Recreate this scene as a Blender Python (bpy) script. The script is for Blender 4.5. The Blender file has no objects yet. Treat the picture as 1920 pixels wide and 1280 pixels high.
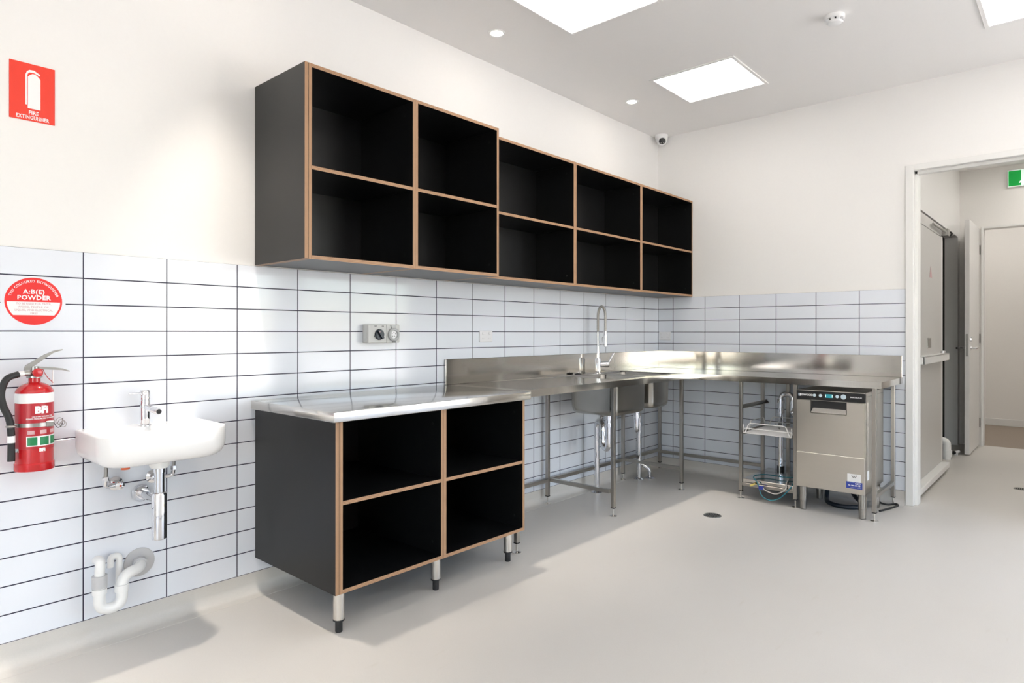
import bpy, bmesh, math, random
from mathutils import Vector, Matrix
random.seed(4)
PI = math.pi
scene = bpy.context.scene
C = scene.collection

# ------------------------------------------------------------------ camera, world, exposure
CAM = Vector((-5.2092, -2.9058, 1.2135)); YAW = 0.7244; ROLL = 0.0006; FPX = 1205.766
cd = bpy.data.cameras.new('camera'); cam = bpy.data.objects.new('camera', cd); C.objects.link(cam)
cd.sensor_width = 36.0; cd.lens = FPX / 1920 * 36.0
cd.shift_x = -(969.852 - 960) / 1920; cd.shift_y = -(640 - 622.746) / 1920
cd.clip_start = 0.05; cd.clip_end = 100
F = Vector((math.cos(YAW), math.sin(YAW), 0)); R0 = Vector((math.sin(YAW), -math.cos(YAW), 0)); U0 = Vector((0, 0, 1))
Rc = R0 * math.cos(ROLL) + U0 * math.sin(ROLL); Uc = U0 * math.cos(ROLL) - R0 * math.sin(ROLL)
cam.matrix_world = Matrix(((Rc.x, Uc.x, -F.x, CAM.x), (Rc.y, Uc.y, -F.y, CAM.y), (Rc.z, Uc.z, -F.z, CAM.z), (0, 0, 0, 1)))
scene.camera = cam

world = bpy.data.worlds.new('World'); scene.world = world; world.use_nodes = True
wn = world.node_tree; wn.nodes.clear()
sky = wn.nodes.new('ShaderNodeTexSky'); sky.sky_type = 'NISHITA'; sky.sun_disc = False
sky.sun_elevation = math.radians(52); sky.sun_rotation = math.radians(200); sky.altitude = 50
bgn = wn.nodes.new('ShaderNodeBackground'); bgn.inputs['Strength'].default_value = 0.50
wo = wn.nodes.new('ShaderNodeOutputWorld')
wn.links.new(sky.outputs[0], bgn.inputs[0]); wn.links.new(bgn.outputs[0], wo.inputs[0])

vs = scene.view_settings
vs.view_transform = 'Standard'; vs.look = 'None'; vs.gamma = 1.0; vs.use_curve_mapping = False
vs.exposure = 0.96
PANEL_W = 3.2          # emission of the ceiling panels
DOWN_W = 19.0          # watts of a downlight
scene.cycles.max_bounces = 10; scene.cycles.diffuse_bounces = 6; scene.cycles.glossy_bounces = 5
scene.cycles.caustics_reflective = False; scene.cycles.caustics_refractive = False
scene.cycles.sample_clamp_indirect = 8.0

# windows (daylight) : openings in the walls the camera does not see
FILL_WINDOWS_FRONT = [(-1.95, -0.12)]     # x ranges in the wall at y = YF; added to light the corner
WIN_Z = (0.08, 2.50)
YF = -6.6; XE = -9.4; CEIL = 2.964
WINDOW_BACK = (-6.3, -3.5); FILL_WINDOW_RIGHT = (-6.3, -3.2)  # the end wall window is added out of view to light the back wall

def portal(name, loc, rot, sx, sy):
    l = bpy.data.lights.new(name, 'AREA'); l.shape = 'RECTANGLE'; l.size = sx; l.size_y = sy
    l.cycles.is_portal = True
    o = bpy.data.objects.new(name, l); C.objects.link(o); o.location = loc; o.rotation_euler = rot
for i, (a, b) in enumerate(FILL_WINDOWS_FRONT):
    portal('window_portal', ((a + b) / 2, YF - 0.06, sum(WIN_Z) / 2), (PI / 2, 0, 0), b - a, WIN_Z[1] - WIN_Z[0])
portal('window_portal', (0.08, sum(WINDOW_BACK) / 2, sum(WIN_Z) / 2), (PI / 2, 0, PI / 2), WINDOW_BACK[1] - WINDOW_BACK[0], WIN_Z[1] - WIN_Z[0])

portal('window_portal', (XE - .06, sum(FILL_WINDOW_RIGHT) / 2, sum(WIN_Z) / 2), (PI / 2, 0, -PI / 2), FILL_WINDOW_RIGHT[1] - FILL_WINDOW_RIGHT[0], WIN_Z[1] - WIN_Z[0])
# sun behind the building: it lights the paving outside the windows, not the room
sl = bpy.data.lights.new('sun', 'SUN'); sl.energy = 28.0; sl.angle = math.radians(.6); sl.color = (1.0, .97, .93)
so = bpy.data.objects.new('sun', sl); C.objects.link(so); so.rotation_euler = (math.radians(-20), 0, 0)

# ------------------------------------------------------------------ materials
def mat(name, col, rough=0.5, metal=0.0, var=0.0, scale=20.0, bump=0.0, stretch=(1, 1, 1), spec=0.5, coat=0.0,
        emis=None, estr=0.0, aniso=0.0, col2=None, rvar=0.0, trans=0.0):
    m = bpy.data.materials.new(name); m.use_nodes = True
    nt = m.node_tree; b = nt.nodes['Principled BSDF']
    b.inputs['Base Color'].default_value = (*col, 1); b.inputs['Roughness'].default_value = rough
    b.inputs['Metallic'].default_value = metal; b.inputs['Specular IOR Level'].default_value = spec
    b.inputs['Coat Weight'].default_value = coat; b.inputs['Coat Roughness'].default_value = 0.05
    b.inputs['Transmission Weight'].default_value = trans
    if emis: b.inputs['Emission Color'].default_value = (*emis, 1); b.inputs['Emission Strength'].default_value = estr
    tc = nt.nodes.new('ShaderNodeTexCoord'); mp = nt.nodes.new('ShaderNodeMapping'); mp.inputs['Scale'].default_value = stretch
    nz = nt.nodes.new('ShaderNodeTexNoise'); nz.inputs['Scale'].default_value = scale; nz.inputs['Detail'].default_value = 4
    nt.links.new(tc.outputs['Object'], mp.inputs[0]); nt.links.new(mp.outputs[0], nz.inputs[0])
    mx = nt.nodes.new('ShaderNodeMix'); mx.data_type = 'RGBA'
    c2 = col2 if col2 else tuple(max(0, c * (1 - var)) for c in col)
    mx.inputs[6].default_value = (*col, 1); mx.inputs[7].default_value = (*c2, 1)
    nt.links.new(nz.outputs[0], mx.inputs[0]); nt.links.new(mx.outputs[2], b.inputs['Base Color'])
    if rvar:
        mr = nt.nodes.new('ShaderNodeMapRange'); mr.inputs[3].default_value = max(0.02, rough - rvar); mr.inputs[4].default_value = rough + rvar
        nt.links.new(nz.outputs[0], mr.inputs[0]); nt.links.new(mr.outputs[0], b.inputs['Roughness'])
    if bump:
        bp = nt.nodes.new('ShaderNodeBump'); bp.inputs['Strength'].default_value = bump; bp.inputs['Distance'].default_value = 0.002
        nt.links.new(nz.outputs[0], bp.inputs['Height']); nt.links.new(bp.outputs[0], b.inputs['Normal'])
    if aniso:
        b.inputs['Anisotropic'].default_value = aniso
        tg = nt.nodes.new('ShaderNodeTangent'); tg.direction_type = 'RADIAL'; tg.axis = 'Z'
        nt.links.new(tg.outputs[0], b.inputs['Tangent']); b.inputs['Anisotropic Rotation'].default_value = 0.25
    return m

M = {}
M['paint'] = mat('wall_paint', (0.868, 0.856, 0.838), 0.6, var=0.02, scale=60, bump=0.03, spec=0.2)
M['ceil'] = mat('ceiling_paint', (0.90, 0.885, 0.872), 0.75, var=0.02, scale=80, bump=0.03)
M['hall_paint'] = mat('hall_paint', (0.86, 0.84, 0.81), 0.6, var=0.03, scale=60)
M['tile'] = mat('tile_glaze', (0.80, 0.832, 0.895), 0.09, var=0.012, scale=8, bump=0.02, spec=0.5)
M['grout'] = mat('grout', (0.03, 0.028, 0.062), 0.8, var=0.3, scale=200)
M['lam'] = mat('black_laminate', (0.0065, 0.0066, 0.0072), 0.34, var=0.25, scale=300, spec=0.45)
M['steel'] = mat('brushed_steel', (0.55, 0.53, 0.50), 0.10, 1.0, var=0.06, scale=6, aniso=0.6, stretch=(3, 3, 40))
M['steel_top'] = mat('polished_steel_top', (0.64, 0.62, 0.59), 0.13, 1.0, var=0.06, scale=5, stretch=(2, 30, 2), rvar=0.03)
M['steel_dw'] = mat('appliance_steel', (0.62, 0.585, 0.53), 0.30, 1.0, var=0.03, scale=4, stretch=(1, 1, 20))
M['tube'] = mat('tube_steel', (0.42, 0.40, 0.37), 0.28, 1.0, var=0.12, scale=30, stretch=(1, 1, 0.1))
M['bowl'] = mat('bowl_steel', (0.44, 0.42, 0.385), 0.24, 1.0, var=0.15, scale=9, stretch=(3, 3, .5), rvar=0.05)
M['chrome'] = mat('chrome', (0.80, 0.80, 0.82), 0.05, 1.0, var=0.02, scale=10)
M['legsteel'] = mat('leg_sleeve_steel', (0.72, 0.70, 0.66), 0.25, 1.0, var=0.05, scale=20, stretch=(1, 1, .05))
M['galv'] = mat('bracket_steel', (0.40, 0.39, 0.37), 0.28, 1.0, var=0.1, scale=40)
M['ceramic'] = mat('white_ceramic', (0.88, 0.87, 0.865), 0.08, var=0.01, scale=5, spec=0.5)
M['pvc'] = mat('white_pvc', (0.85, 0.85, 0.84), 0.3, var=0.02, scale=20)
M['pvcgrey'] = mat('grey_pvc', (0.56, 0.56, 0.57), 0.35, var=0.05, scale=20)
M['white'] = mat('white_plastic', (0.86, 0.86, 0.86), 0.3, var=0.02, scale=20)
M['plate'] = mat('switch_plastic', (0.83, 0.83, 0.85), 0.25, var=0.02, scale=20)
M['iso'] = mat('isolator_grey_plastic', (0.62, 0.62, 0.60), 0.4, var=0.04, scale=60)
M['iso2'] = mat('isolator_socket_plastic', (0.50, 0.51, 0.51), 0.35, var=0.05, scale=60)
M['black'] = mat('black_plastic', (0.013, 0.013, 0.014), 0.35, var=0.2, scale=60)
M['rubber'] = mat('black_rubber', (0.018, 0.018, 0.019), 0.5, var=0.2, scale=80, bump=0.1)
M['navy'] = mat('navy_knob', (0.015, 0.022, 0.035), 0.35, var=0.2, scale=60)
M['red'] = mat('extinguisher_red', (0.55, 0.012, 0.016), 0.18, var=0.06, scale=8, coat=0.4)
M['signred'] = mat('sign_red', (0.86, 0.045, 0.02), 0.4, var=0.04, scale=30)
M['discred'] = mat('disc_red', (0.84, 0.022, 0.020), 0.35, var=0.04, scale=30)
M['signwhite'] = mat('sign_white', (0.88, 0.88, 0.88), 0.4, var=0.01, scale=30)
M['pink'] = mat('faded_pink_print', (0.70, 0.42, 0.44), 0.4, var=0.2, scale=90)
M['label'] = mat('label_red', (0.47, 0.018, 0.03), 0.3, var=0.06, scale=30)
M['green'] = mat('label_green', (0.01, 0.26, 0.09), 0.35, var=0.3, scale=300)
M['orange'] = mat('orange_plastic', (0.72, 0.13, 0.035), 0.4, var=0.1, scale=60)
M['frame'] = mat('door_frame_white', (0.80, 0.795, 0.775), 0.35, var=0.015, scale=20)
M['leaf'] = mat('grey_door_leaf', (0.58, 0.57, 0.55), 0.3, var=0.03, scale=6)
M['recess'] = mat('recess_painted_shade', (0.032, 0.032, 0.026), 0.6, var=0.1, scale=10)  # near-black colour stands in for the shade of the unlit recess
M['leafw'] = mat('white_door_leaf', (0.78, 0.765, 0.745), 0.4, var=0.02, scale=6)
M['carpet'] = mat('brown_carpet', (0.36, 0.30, 0.25), 0.95, var=0.3, scale=300, bump=0.4)
M['diffuser'] = mat('panel_diffuser', (0.9, 0.9, 0.9), 0.5, emis=(1.0, 0.965, 0.92), estr=PANEL_W)
M['lens'] = mat('downlight_lens', (0.9, 0.9, 0.9), 0.5, emis=(1.0, 0.90, 0.76), estr=14.0)
M['wire'] = mat('white_coated_wire', (0.86, 0.84, 0.82), 0.35, var=0.02, scale=20)
M['exitg'] = mat('exit_green', (0.0, 0.30, 0.05), 0.4, emis=(0.0, 0.42, 0.05), estr=0.15)
M['exitw'] = mat('exit_white', (0.8, 0.9, 0.85), 0.4, emis=(0.7, 1.0, 0.85), estr=0.2)
M['teal'] = mat('teal_hose', (0.05, 0.22, 0.27), 0.25, var=0.15, scale=30)
M['clearhose'] = mat('pale_hose', (0.58, 0.55, 0.50), 0.25, var=0.1, scale=30)
M['yellow'] = mat('yellow_tag', (0.75, 0.60, 0.18), 0.4, var=0.1, scale=30)
M['bluetag'] = mat('blue_tag', (0.03, 0.05, 0.33), 0.4, var=0.1, scale=30)
M['stickblue'] = mat('sticker_blue', (0.03, 0.025, 0.28), 0.35, var=0.3, scale=40, col2=(0.03, 0.09, 0.42))
M['display'] = mat('display_teal', (0.02, 0.16, 0.20), 0.2, emis=(0.02, 0.30, 0.36), estr=0.35)
M['button'] = mat('button_silver_blue', (0.62, 0.74, 0.82), 0.25, var=0.05, scale=60)
M['darkint'] = mat('dark_interior', (0.02, 0.02, 0.02), 0.6, var=0.1, scale=30)
M['drain'] = mat('drain_steel', (0.34, 0.34, 0.32), 0.35, 1.0, var=0.2, scale=60)
M['dark'] = mat('drain_slot_dark', (0.02, 0.02, 0.02), 0.7, var=0.1, scale=30)
M['alu'] = mat('window_aluminium', (0.65, 0.65, 0.66), 0.4, 0.6, var=0.04, scale=30)
M['outside'] = mat('outdoor_paving', (0.52, 0.50, 0.47), 0.9, var=0.4, scale=2)

# floor vinyl : fine speckle and a few faint scuffs
def floor_mat():
    m = mat('speckled_vinyl', (0.65, 0.625, 0.59), 0.42, var=0.09, scale=220, bump=0.02)
    nt = m.node_tree; b = nt.nodes['Principled BSDF']
    tc = nt.nodes.new('ShaderNodeTexCoord'); n2 = nt.nodes.new('ShaderNodeTexNoise'); n2.inputs['Scale'].default_value = 1.3; n2.inputs['Detail'].default_value = 5
    n3 = nt.nodes.new('ShaderNodeTexNoise'); n3.inputs['Scale'].default_value = 9.0; n3.inputs['Detail'].default_value = 3
    mp = nt.nodes.new('ShaderNodeMapping'); mp.inputs['Rotation'].default_value = (0, 0, 0.6); mp.inputs['Scale'].default_value = (0.5, 2.2, 1)
    nt.links.new(tc.outputs['Object'], n2.inputs[0]); nt.links.new(tc.outputs['Object'], mp.inputs[0]); nt.links.new(mp.outputs[0], n3.inputs[0])
    old = b.inputs['Base Color'].links[0].from_socket
    r2 = nt.nodes.new('ShaderNodeMapRange'); r2.inputs[1].default_value = 0.35; r2.inputs[2].default_value = 0.75; r2.inputs[3].default_value = 0; r2.inputs[4].default_value = 0.16
    r3 = nt.nodes.new('ShaderNodeMapRange'); r3.inputs[1].default_value = 0.68; r3.inputs[2].default_value = 0.82; r3.inputs[3].default_value = 0; r3.inputs[4].default_value = 0.22
    nt.links.new(n2.outputs[0], r2.inputs[0]); nt.links.new(n3.outputs[0], r3.inputs[0])
    a = nt.nodes.new('ShaderNodeMix'); a.data_type = 'RGBA'; a.inputs[7].default_value = (0.52, 0.48, 0.41, 1)
    c = nt.nodes.new('ShaderNodeMix'); c.data_type = 'RGBA'; c.inputs[7].default_value = (0.42, 0.36, 0.26, 1)
    nt.links.new(r2.outputs[0], a.inputs[0]); nt.links.new(old, a.inputs[6])
    nt.links.new(r3.outputs[0], c.inputs[0]); nt.links.new(a.outputs[2], c.inputs[6]); nt.links.new(c.outputs[2], b.inputs['Base Color'])
    return m
M['floor'] = floor_mat()

# plywood edge : plies run along the board, striped across its thickness (x for uprights, z for boards)
def ply_mat(name, axis):
    m = mat(name, (0.325, 0.168, 0.088), 0.5, var=0.35, scale=35, stretch=(1, 1, 1))
    nt = m.node_tree; b = nt.nodes['Principled BSDF']; old = b.inputs['Base Color'].links[0].from_socket
    tc = nt.nodes.new('ShaderNodeTexCoord'); w = nt.nodes.new('ShaderNodeTexWave'); w.wave_type = 'BANDS'; w.bands_direction = axis
    w.inputs['Scale'].default_value = 60.0; w.inputs['Distortion'].default_value = 0.6
    nt.links.new(tc.outputs['Object'], w.inputs[0])
    a = nt.nodes.new('ShaderNodeMix'); a.data_type = 'RGBA'; a.inputs[7].default_value = (0.47, 0.285, 0.158, 1)
    nt.links.new(w.outputs[1], a.inputs[0]); nt.links.new(old, a.inputs[6]); nt.links.new(a.outputs[2], b.inputs['Base Color'])
    return m
M['plyx'] = ply_mat('plywood_edge_upright', 'X'); M['plyz'] = ply_mat('plywood_edge_board', 'Z')

# ------------------------------------------------------------------ helpers
class MB:
    def __init__(s): s.bm = bmesh.new()
    def _merge(s, b):
        me = bpy.data.meshes.new('tmp'); b.to_mesh(me); b.free(); s.bm.from_mesh(me); bpy.data.meshes.remove(me)
    def box(s, lo, hi, bev=0.0, seg=2):
        b = bmesh.new(); lo = Vector(lo); hi = Vector(hi)
        for i in range(3):
            if lo[i] > hi[i]: lo[i], hi[i] = hi[i], lo[i]
        bmesh.ops.create_cube(b, size=1.0)
        for v in b.verts: v.co = Vector([(lo[i] + hi[i]) / 2 + v.co[i] * (hi[i] - lo[i]) for i in range(3)])
        if bev: bmesh.ops.bevel(b, geom=b.edges[:], offset=bev, segments=seg, affect='EDGES', profile=0.5)
        s._merge(b); return s
    def rings(s, rings, cap0=True, cap1=True, closed=True):
        bm = s.bm; vr = [[bm.verts.new(p) for p in r] for r in rings]
        n = len(vr[0])
        for a, b in zip(vr, vr[1:]):
            for i in range(n if closed else n - 1):
                j = (i + 1) % n
                bm.faces.new((a[i], a[j], b[j], b[i]))
        if cap0: bm.faces.new(vr[0][::-1])
        if cap1: bm.faces.new(vr[-1])
        return s
    def tube(s, pts, r, seg=12, cap=True):
        pts = [Vector(p) for p in pts]; rs = r if isinstance(r, (list, tuple)) else [r] * len(pts)
        rings = []; prev = None
        for i, p in enumerate(pts):
            t = (pts[min(i + 1, len(pts) - 1)] - pts[max(i - 1, 0)]).normalized()
            if prev is None:
                a = Vector((0, 0, 1)) if abs(t.z) < 0.9 else Vector((1, 0, 0)); n = (a - t * a.dot(t)).normalized()
            else: n = (prev - t * prev.dot(t)).normalized()
            prev = n; b = t.cross(n)
            rings.append([p + (n * math.cos(2 * PI * k / seg) + b * math.sin(2 * PI * k / seg)) * rs[i] for k in range(seg)])
        return s.rings(rings, cap, cap)
    def cyl(s, a, b, r, seg=24, r2=None): return s.tube([a, b], [r, r if r2 is None else r2], seg)
    def lathe(s, o, prof, axis=(0, 0, 1), seg=32):
        ax = Vector(axis).normalized(); a = Vector((1, 0, 0)) if abs(ax.x) < 0.9 else Vector((0, 1, 0))
        u = (a - ax * a.dot(ax)).normalized(); v = ax.cross(u); o = Vector(o)
        return s.rings([[o + ax * h + (u * math.cos(2 * PI * k / seg) + v * math.sin(2 * PI * k / seg)) * max(r, 1e-5) for k in range(seg)] for r, h in prof])
    def prism(s, pts, d):                  # planar outline extruded along vector d
        d = Vector(d); return s.rings([[Vector(p) for p in pts], [Vector(p) + d for p in pts]])
    def build(s, name, m, parent=None, smooth=None, flip=False):
        bmesh.ops.recalc_face_normals(s.bm, faces=s.bm.faces)
        me = bpy.data.meshes.new(name); s.bm.to_mesh(me); s.bm.free()
        for x in (m if isinstance(m, (list, tuple)) else [m]): me.materials.append(M[x])
        if smooth:
            me.polygons.foreach_set('use_smooth', [True] * len(me.polygons))
            if smooth < 180: me.set_sharp_from_angle(angle=math.radians(smooth))
        o = bpy.data.objects.new(name, me); C.objects.link(o)
        if parent is not None:
            o.parent = parent; o.matrix_parent_inverse = Matrix.Translation(-Vector(parent.location))
        return o

def arc_path(pts, rad, n=6):
    """polyline with rounded corners"""
    pts = [Vector(p) for p in pts]; out = [pts[0]]
    for a, p, b in zip(pts, pts[1:], pts[2:]):
        d1 = (a - p); d2 = (b - p); r = min(rad, d1.length * .49, d2.length * .49)
        s0 = p + d1.normalized() * r; e = p + d2.normalized() * r
        for k in range(n + 1):
            t = k / n; out.append(s0 * (1 - t) ** 2 + p * 2 * t * (1 - t) + e * t * t)
    out.append(pts[-1]); return out

def rrect(x0, x1, y0, y1, r, z, n=5):
    out = []
    for cx, cy, a0 in ((x1 - r, y1 - r, 0), (x0 + r, y1 - r, PI / 2), (x0 + r, y0 + r, PI), (x1 - r, y0 + r, 1.5 * PI)):
        for k in range(n + 1):
            a = a0 + PI / 2 * k / n; out.append(Vector((cx + r * math.cos(a), cy + r * math.sin(a), z)))
    return out

def tag(o, label, cat, group=None):
    o['label'] = label; o['category'] = cat
    if group: o['group'] = group
    return o
def thing(name, label, cat, loc=(0, 0, 0), group=None):
    o = bpy.data.objects.new(name, None); o.empty_display_size = 0.1; C.objects.link(o); o.location = loc
    return tag(o, label, cat, group)
def struct(o, label=None):
    o['kind'] = 'structure'
    if label: o['label'] = label
    return o

def text_mesh(txt, size, bold=0.0, spacing=1.0, xscale=1.0):
    cu = bpy.data.curves.new('txt', 'FONT'); cu.body = txt; cu.size = size; cu.align_x = 'CENTER'; cu.align_y = 'CENTER'
    cu.offset = bold; cu.space_character = spacing; cu.resolution_u = 2
    o = bpy.data.objects.new('txt', cu); C.objects.link(o)
    dg = bpy.context.evaluated_depsgraph_get(); dg.update()
    me = bpy.data.meshes.new_from_object(o.evaluated_get(dg))
    bpy.data.objects.remove(o); bpy.data.curves.remove(cu)
    for v in me.vertices: v.co.x *= xscale
    me.materials.clear(); return me
def place_text(name, txt, size, m, fn, parent=None, bold=0.0, spacing=1.0, xscale=1.0):
    me = text_mesh(txt, size, bold, spacing, xscale)
    for v in me.vertices: v.co = fn(v.co.x, v.co.y)
    me.materials.append(M[m]); me.name = name
    o = bpy.data.objects.new(name, me); C.objects.link(o)
    if parent is not None:
        o.parent = parent; o.matrix_parent_inverse = Matrix.Translation(-Vector(parent.location))
    return o
def onleft(cx, cz, y): return lambda a, b: Vector((cx + a, y, cz + b))          # text facing the room from the left wall
def onback(cy, cz, x): return lambda a, b: Vector((x, cy - a, cz + b))          # text facing the room from the back wall

# ------------------------------------------------------------------ room shell
TZ0, TP, TW = 0.095, 0.102, 0.301            # tile bottom, row pitch, column pitch
TZ1 = TZ0 + 14 * TP
DY0, DY1, DZ = -2.020, -2.945, 2.345         # kitchen doorway (clear opening in the back wall)
XH, YH = 3.25, -1.87                         # hall end wall, hall left wall

m = MB(); m.box((XE - .15, YF - .15, -.12), (3.30, 0.2, 0)); struct(m.build('floor', 'floor'), 'pale grey beige speckled vinyl floor')
m = MB(); m.box((3.30, -4.6, -.12), (5.5, -0.9, -0.0)); struct(m.build('floor_carpet', 'carpet'), 'brown carpet in the room beyond the hall')
m = MB(); m.box((XE - .15, YF - .15, CEIL), (5.5, 0.2, CEIL + .12)); struct(m.build('ceiling', 'ceil'), 'flat pale grey plaster ceiling')
wl = MB().box((XE - .15, .004, 0), (.12, .15, CEIL)).build('wall_left', 'paint'); struct(wl, 'warm white wall tiled below with white stacked tiles')
m = MB()
m.box((.004, 0.004, 0), (.12, -1.975, CEIL)); m.box((.004, DY1 - .025, 0), (.12, WINDOW_BACK[1], CEIL)); m.box((.004, -1.975, DZ + .025), (.12, DY1 - .025, CEIL))
m.box((.004, WINDOW_BACK[1], 0), (.12, WINDOW_BACK[0], WIN_Z[0])); m.box((.004, WINDOW_BACK[1], WIN_Z[1]), (.12, WINDOW_BACK[0], CEIL)); m.box((.004, WINDOW_BACK[0], 0), (.12, YF - .15, CEIL))
wb = m.build('wall_back', 'paint'); struct(wb, 'warm white end wall with the doorway to the hall')
m = MB(); xs = [XE - .15]
for a, b in FILL_WINDOWS_FRONT:
    m.box((xs[-1], YF, 0), (a, YF - .15, CEIL)); m.box((a, YF, 0), (b, YF - .15, WIN_Z[0])); m.box((a, YF, WIN_Z[1]), (b, YF - .15, CEIL)); xs.append(b)
m.box((xs[-1], YF, 0), (.12, YF - .15, CEIL)); struct(m.build('wall_front', 'paint'), 'wall opposite the tiled wall, with an added window')
m = MB(); m.box((XE, .004, 0), (XE - .15, FILL_WINDOW_RIGHT[1], CEIL)); m.box((XE, FILL_WINDOW_RIGHT[0], 0), (XE - .15, YF, CEIL))
m.box((XE, FILL_WINDOW_RIGHT[1], 0), (XE - .15, FILL_WINDOW_RIGHT[0], WIN_Z[0])); m.box((XE, FILL_WINDOW_RIGHT[1], WIN_Z[1]), (XE - .15, FILL_WINDOW_RIGHT[0], CEIL)); struct(m.build('wall_right', 'paint'), 'plain end wall behind the camera')

def window(n, o, u, w):           # o: corner, u: width vector, w: outward normal
    lab = 'unseen aluminium framed window letting daylight into the room'
    u = Vector(u); o = Vector(o); w = Vector(w); h = WIN_Z[1] - WIN_Z[0]; L = u.length; e = u.normalized()
    root = bpy.data.objects.new('window_%d' % n, None); C.objects.link(root); root.location = o; struct(root, lab)
    def bar(a0, a1, z0, z1): 
        p = o + e * a0 + w * .03; q = o + e * a1 + w * .08
        MB().box((p.x, p.y, o.z + z0), (q.x, q.y, o.z + z1), .004, 1).build('window_frame', 'alu', root)
    bar(0, L, 0, .05); bar(0, L, h - .05, h); bar(0, .05, .05, h - .05); bar(L - .05, L, .05, h - .05); bar(L / 2 - .025, L / 2 + .025, .05, h - .05)
for i, (a, b) in enumerate(FILL_WINDOWS_FRONT): window(i + 1, (a, YF, WIN_Z[0]), (b - a, 0, 0), (0, -1, 0))
window(3, (XE, FILL_WINDOW_RIGHT[0], WIN_Z[0]), (0, FILL_WINDOW_RIGHT[1] - FILL_WINDOW_RIGHT[0], 0), (-1, 0, 0))
window(2, (.004, WINDOW_BACK[0], WIN_Z[0]), (0, WINDOW_BACK[1] - WINDOW_BACK[0], 0), (1, 0, 0))
m = MB(); m.box((-40, YF - .16, -.3), (40, -40, -.15)); m.box((.2, YF - .16, -.3), (40, -4.75, -.15)); m.box((.2, -4.75, -.3), (3.3, -3.75, -.15)); m.box((-40, YF - .16, -.3), (XE - .16, 30, -.15)); struct(m.build('ground_outside', 'outside'), 'ground outside the windows')

# tiles : each one a bevelled piece proud of the dark joints
G = 0.0022
def tile_mesh(w, left):
    b = bmesh.new(); bmesh.ops.create_cube(b, size=1.0); hw, hh, t = w / 2 - G, TP / 2 - G, .006
    for v in b.verts:
        if left: v.co = Vector((v.co.x * 2 * hw, t / 2 + v.co.y * t, v.co.z * 2 * hh))
        else: v.co = Vector((t / 2 + v.co.x * t, v.co.y * 2 * hw, v.co.z * 2 * hh))
    front = [f for f in b.faces if (f.normal.y < -.9 if left else f.normal.x < -.9)]
    bmesh.ops.bevel(b, geom=front[0].edges[:], offset=.0009, segments=1, affect='EDGES')
    me = bpy.data.meshes.new('tile'); b.to_mesh(me); b.free(); me.materials.append(M['tile']); return me
def lay(parent, left, cols):
    cache = {}
    for (a, w) in cols:
        k = round(w, 4)
        if k not in cache: cache[k] = tile_mesh(w, left)
        for r in range(14):
            o = bpy.data.objects.new('tile', cache[k]); C.objects.link(o); o.parent = parent
            z = TZ0 + (r + .5) * TP
            o.location = (-(a + w / 2), 0, z) if left else (0, -(a + w / 2), z)
            o.rotation_euler = (random.uniform(-1, 1) * .0012, 0, random.uniform(-1, 1) * .0008) if left else (0, random.uniform(-1, 1) * .0012, random.uniform(-1, 1) * .0008)
lay(wl, True, [(0, .244)] + [(.244 + TW * i, TW) for i in range(19)])
lay(wb, False, [(0, .1496)] + [(.1496 + TW * i, TW) for i in range(5)] + [(.1496 + TW * 5, 1.9527 - .1496 - TW * 5)])
MB().box((-(.244 + TW * 19), .0012, TZ0), (0.0012, .006, TZ1 - .0015)).build('grout', 'grout', wl)
MB().box((.0012, 0.0012, TZ0), (.006, -1.9527, TZ1 - .0015)).build('grout', 'grout', wb)

# coved vinyl skirting
def cove(name, pts_fn, a, b):
    prof = [(0.000, TZ0), (-.003, TZ0)] + [(-.003 - .045 * (1 - math.cos(t)), .048 - .045 * math.sin(t) ) for t in [PI / 2 * k / 8 for k in range(9)]] + [(-.075, .0008), (-.075, -.0005), (0, -.0005)]
    m = MB(); m.rings([[Vector(pts_fn(a, d, z)) for d, z in prof], [Vector(pts_fn(b, d, z)) for d, z in prof]])
    return struct(m.build(name, 'floor', smooth=40), 'vinyl floor coved up to the bottom of the tiles')
cove('baseboard_left', lambda s, d, z: (s, d + .004, z), XE, 0.0)
cove('baseboard_back', lambda s, d, z: (d + .004, s, z), 0.0, -1.953)

# kitchen door frame
d1 = bpy.data.objects.new('door_1', None); C.objects.link(d1); d1.location = (0, -1.98, 0); struct(d1, 'white steel door frame of the hall doorway')
for y0, y1 in ((-1.953, -2.002), (DY1 + .018, DY1 - .05)):
    MB().box((-.014, y0, 0), (.14, y1, DZ + .042), .003).build('jamb', 'frame', d1)
for y0, y1 in ((-2.002, -2.020), (DY1 + .018, DY1)):
    MB().box((.03, y0, 0), (.14, y1, DZ), .002).build('door_stop', 'frame', d1)
MB().box((-.014, -2.002, DZ), (.14, DY1 + .018, DZ + .042), .003).build('head', 'frame', d1)
MB().box((.03, -2.002, DZ - .022), (.075, DY1 + .018, DZ), .002).build('door_stop', 'frame', d1)

# hall beyond
m = MB(); m.box((.12, YH, 0), (.62, YH + .12, CEIL)); m.box((.62, YH, 2.24), (3.12, YH + .12, CEIL)); m.box((3.12, YH, 0), (XH, YH + .12, CEIL))
struct(m.build('wall_hall_left', 'paint'), 'white hall wall with a recessed doorway')
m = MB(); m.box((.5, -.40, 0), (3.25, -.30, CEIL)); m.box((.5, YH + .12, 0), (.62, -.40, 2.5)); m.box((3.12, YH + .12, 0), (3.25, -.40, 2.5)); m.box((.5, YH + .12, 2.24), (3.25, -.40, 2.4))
struct(m.build('wall_hall_recess', 'recess'), 'recess behind the sliding door, its shade painted in')
HO0, HO1, HOZ = -2.062, -2.99, 2.345
m = MB(); m.box((XH, -.9, 0), (XH + .12, HO0, CEIL)); m.box((XH, HO0, HOZ), (XH + .12, HO1, CEIL)); m.box((XH, HO1, 0), (XH + .12, -4.6, CEIL))
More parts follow.
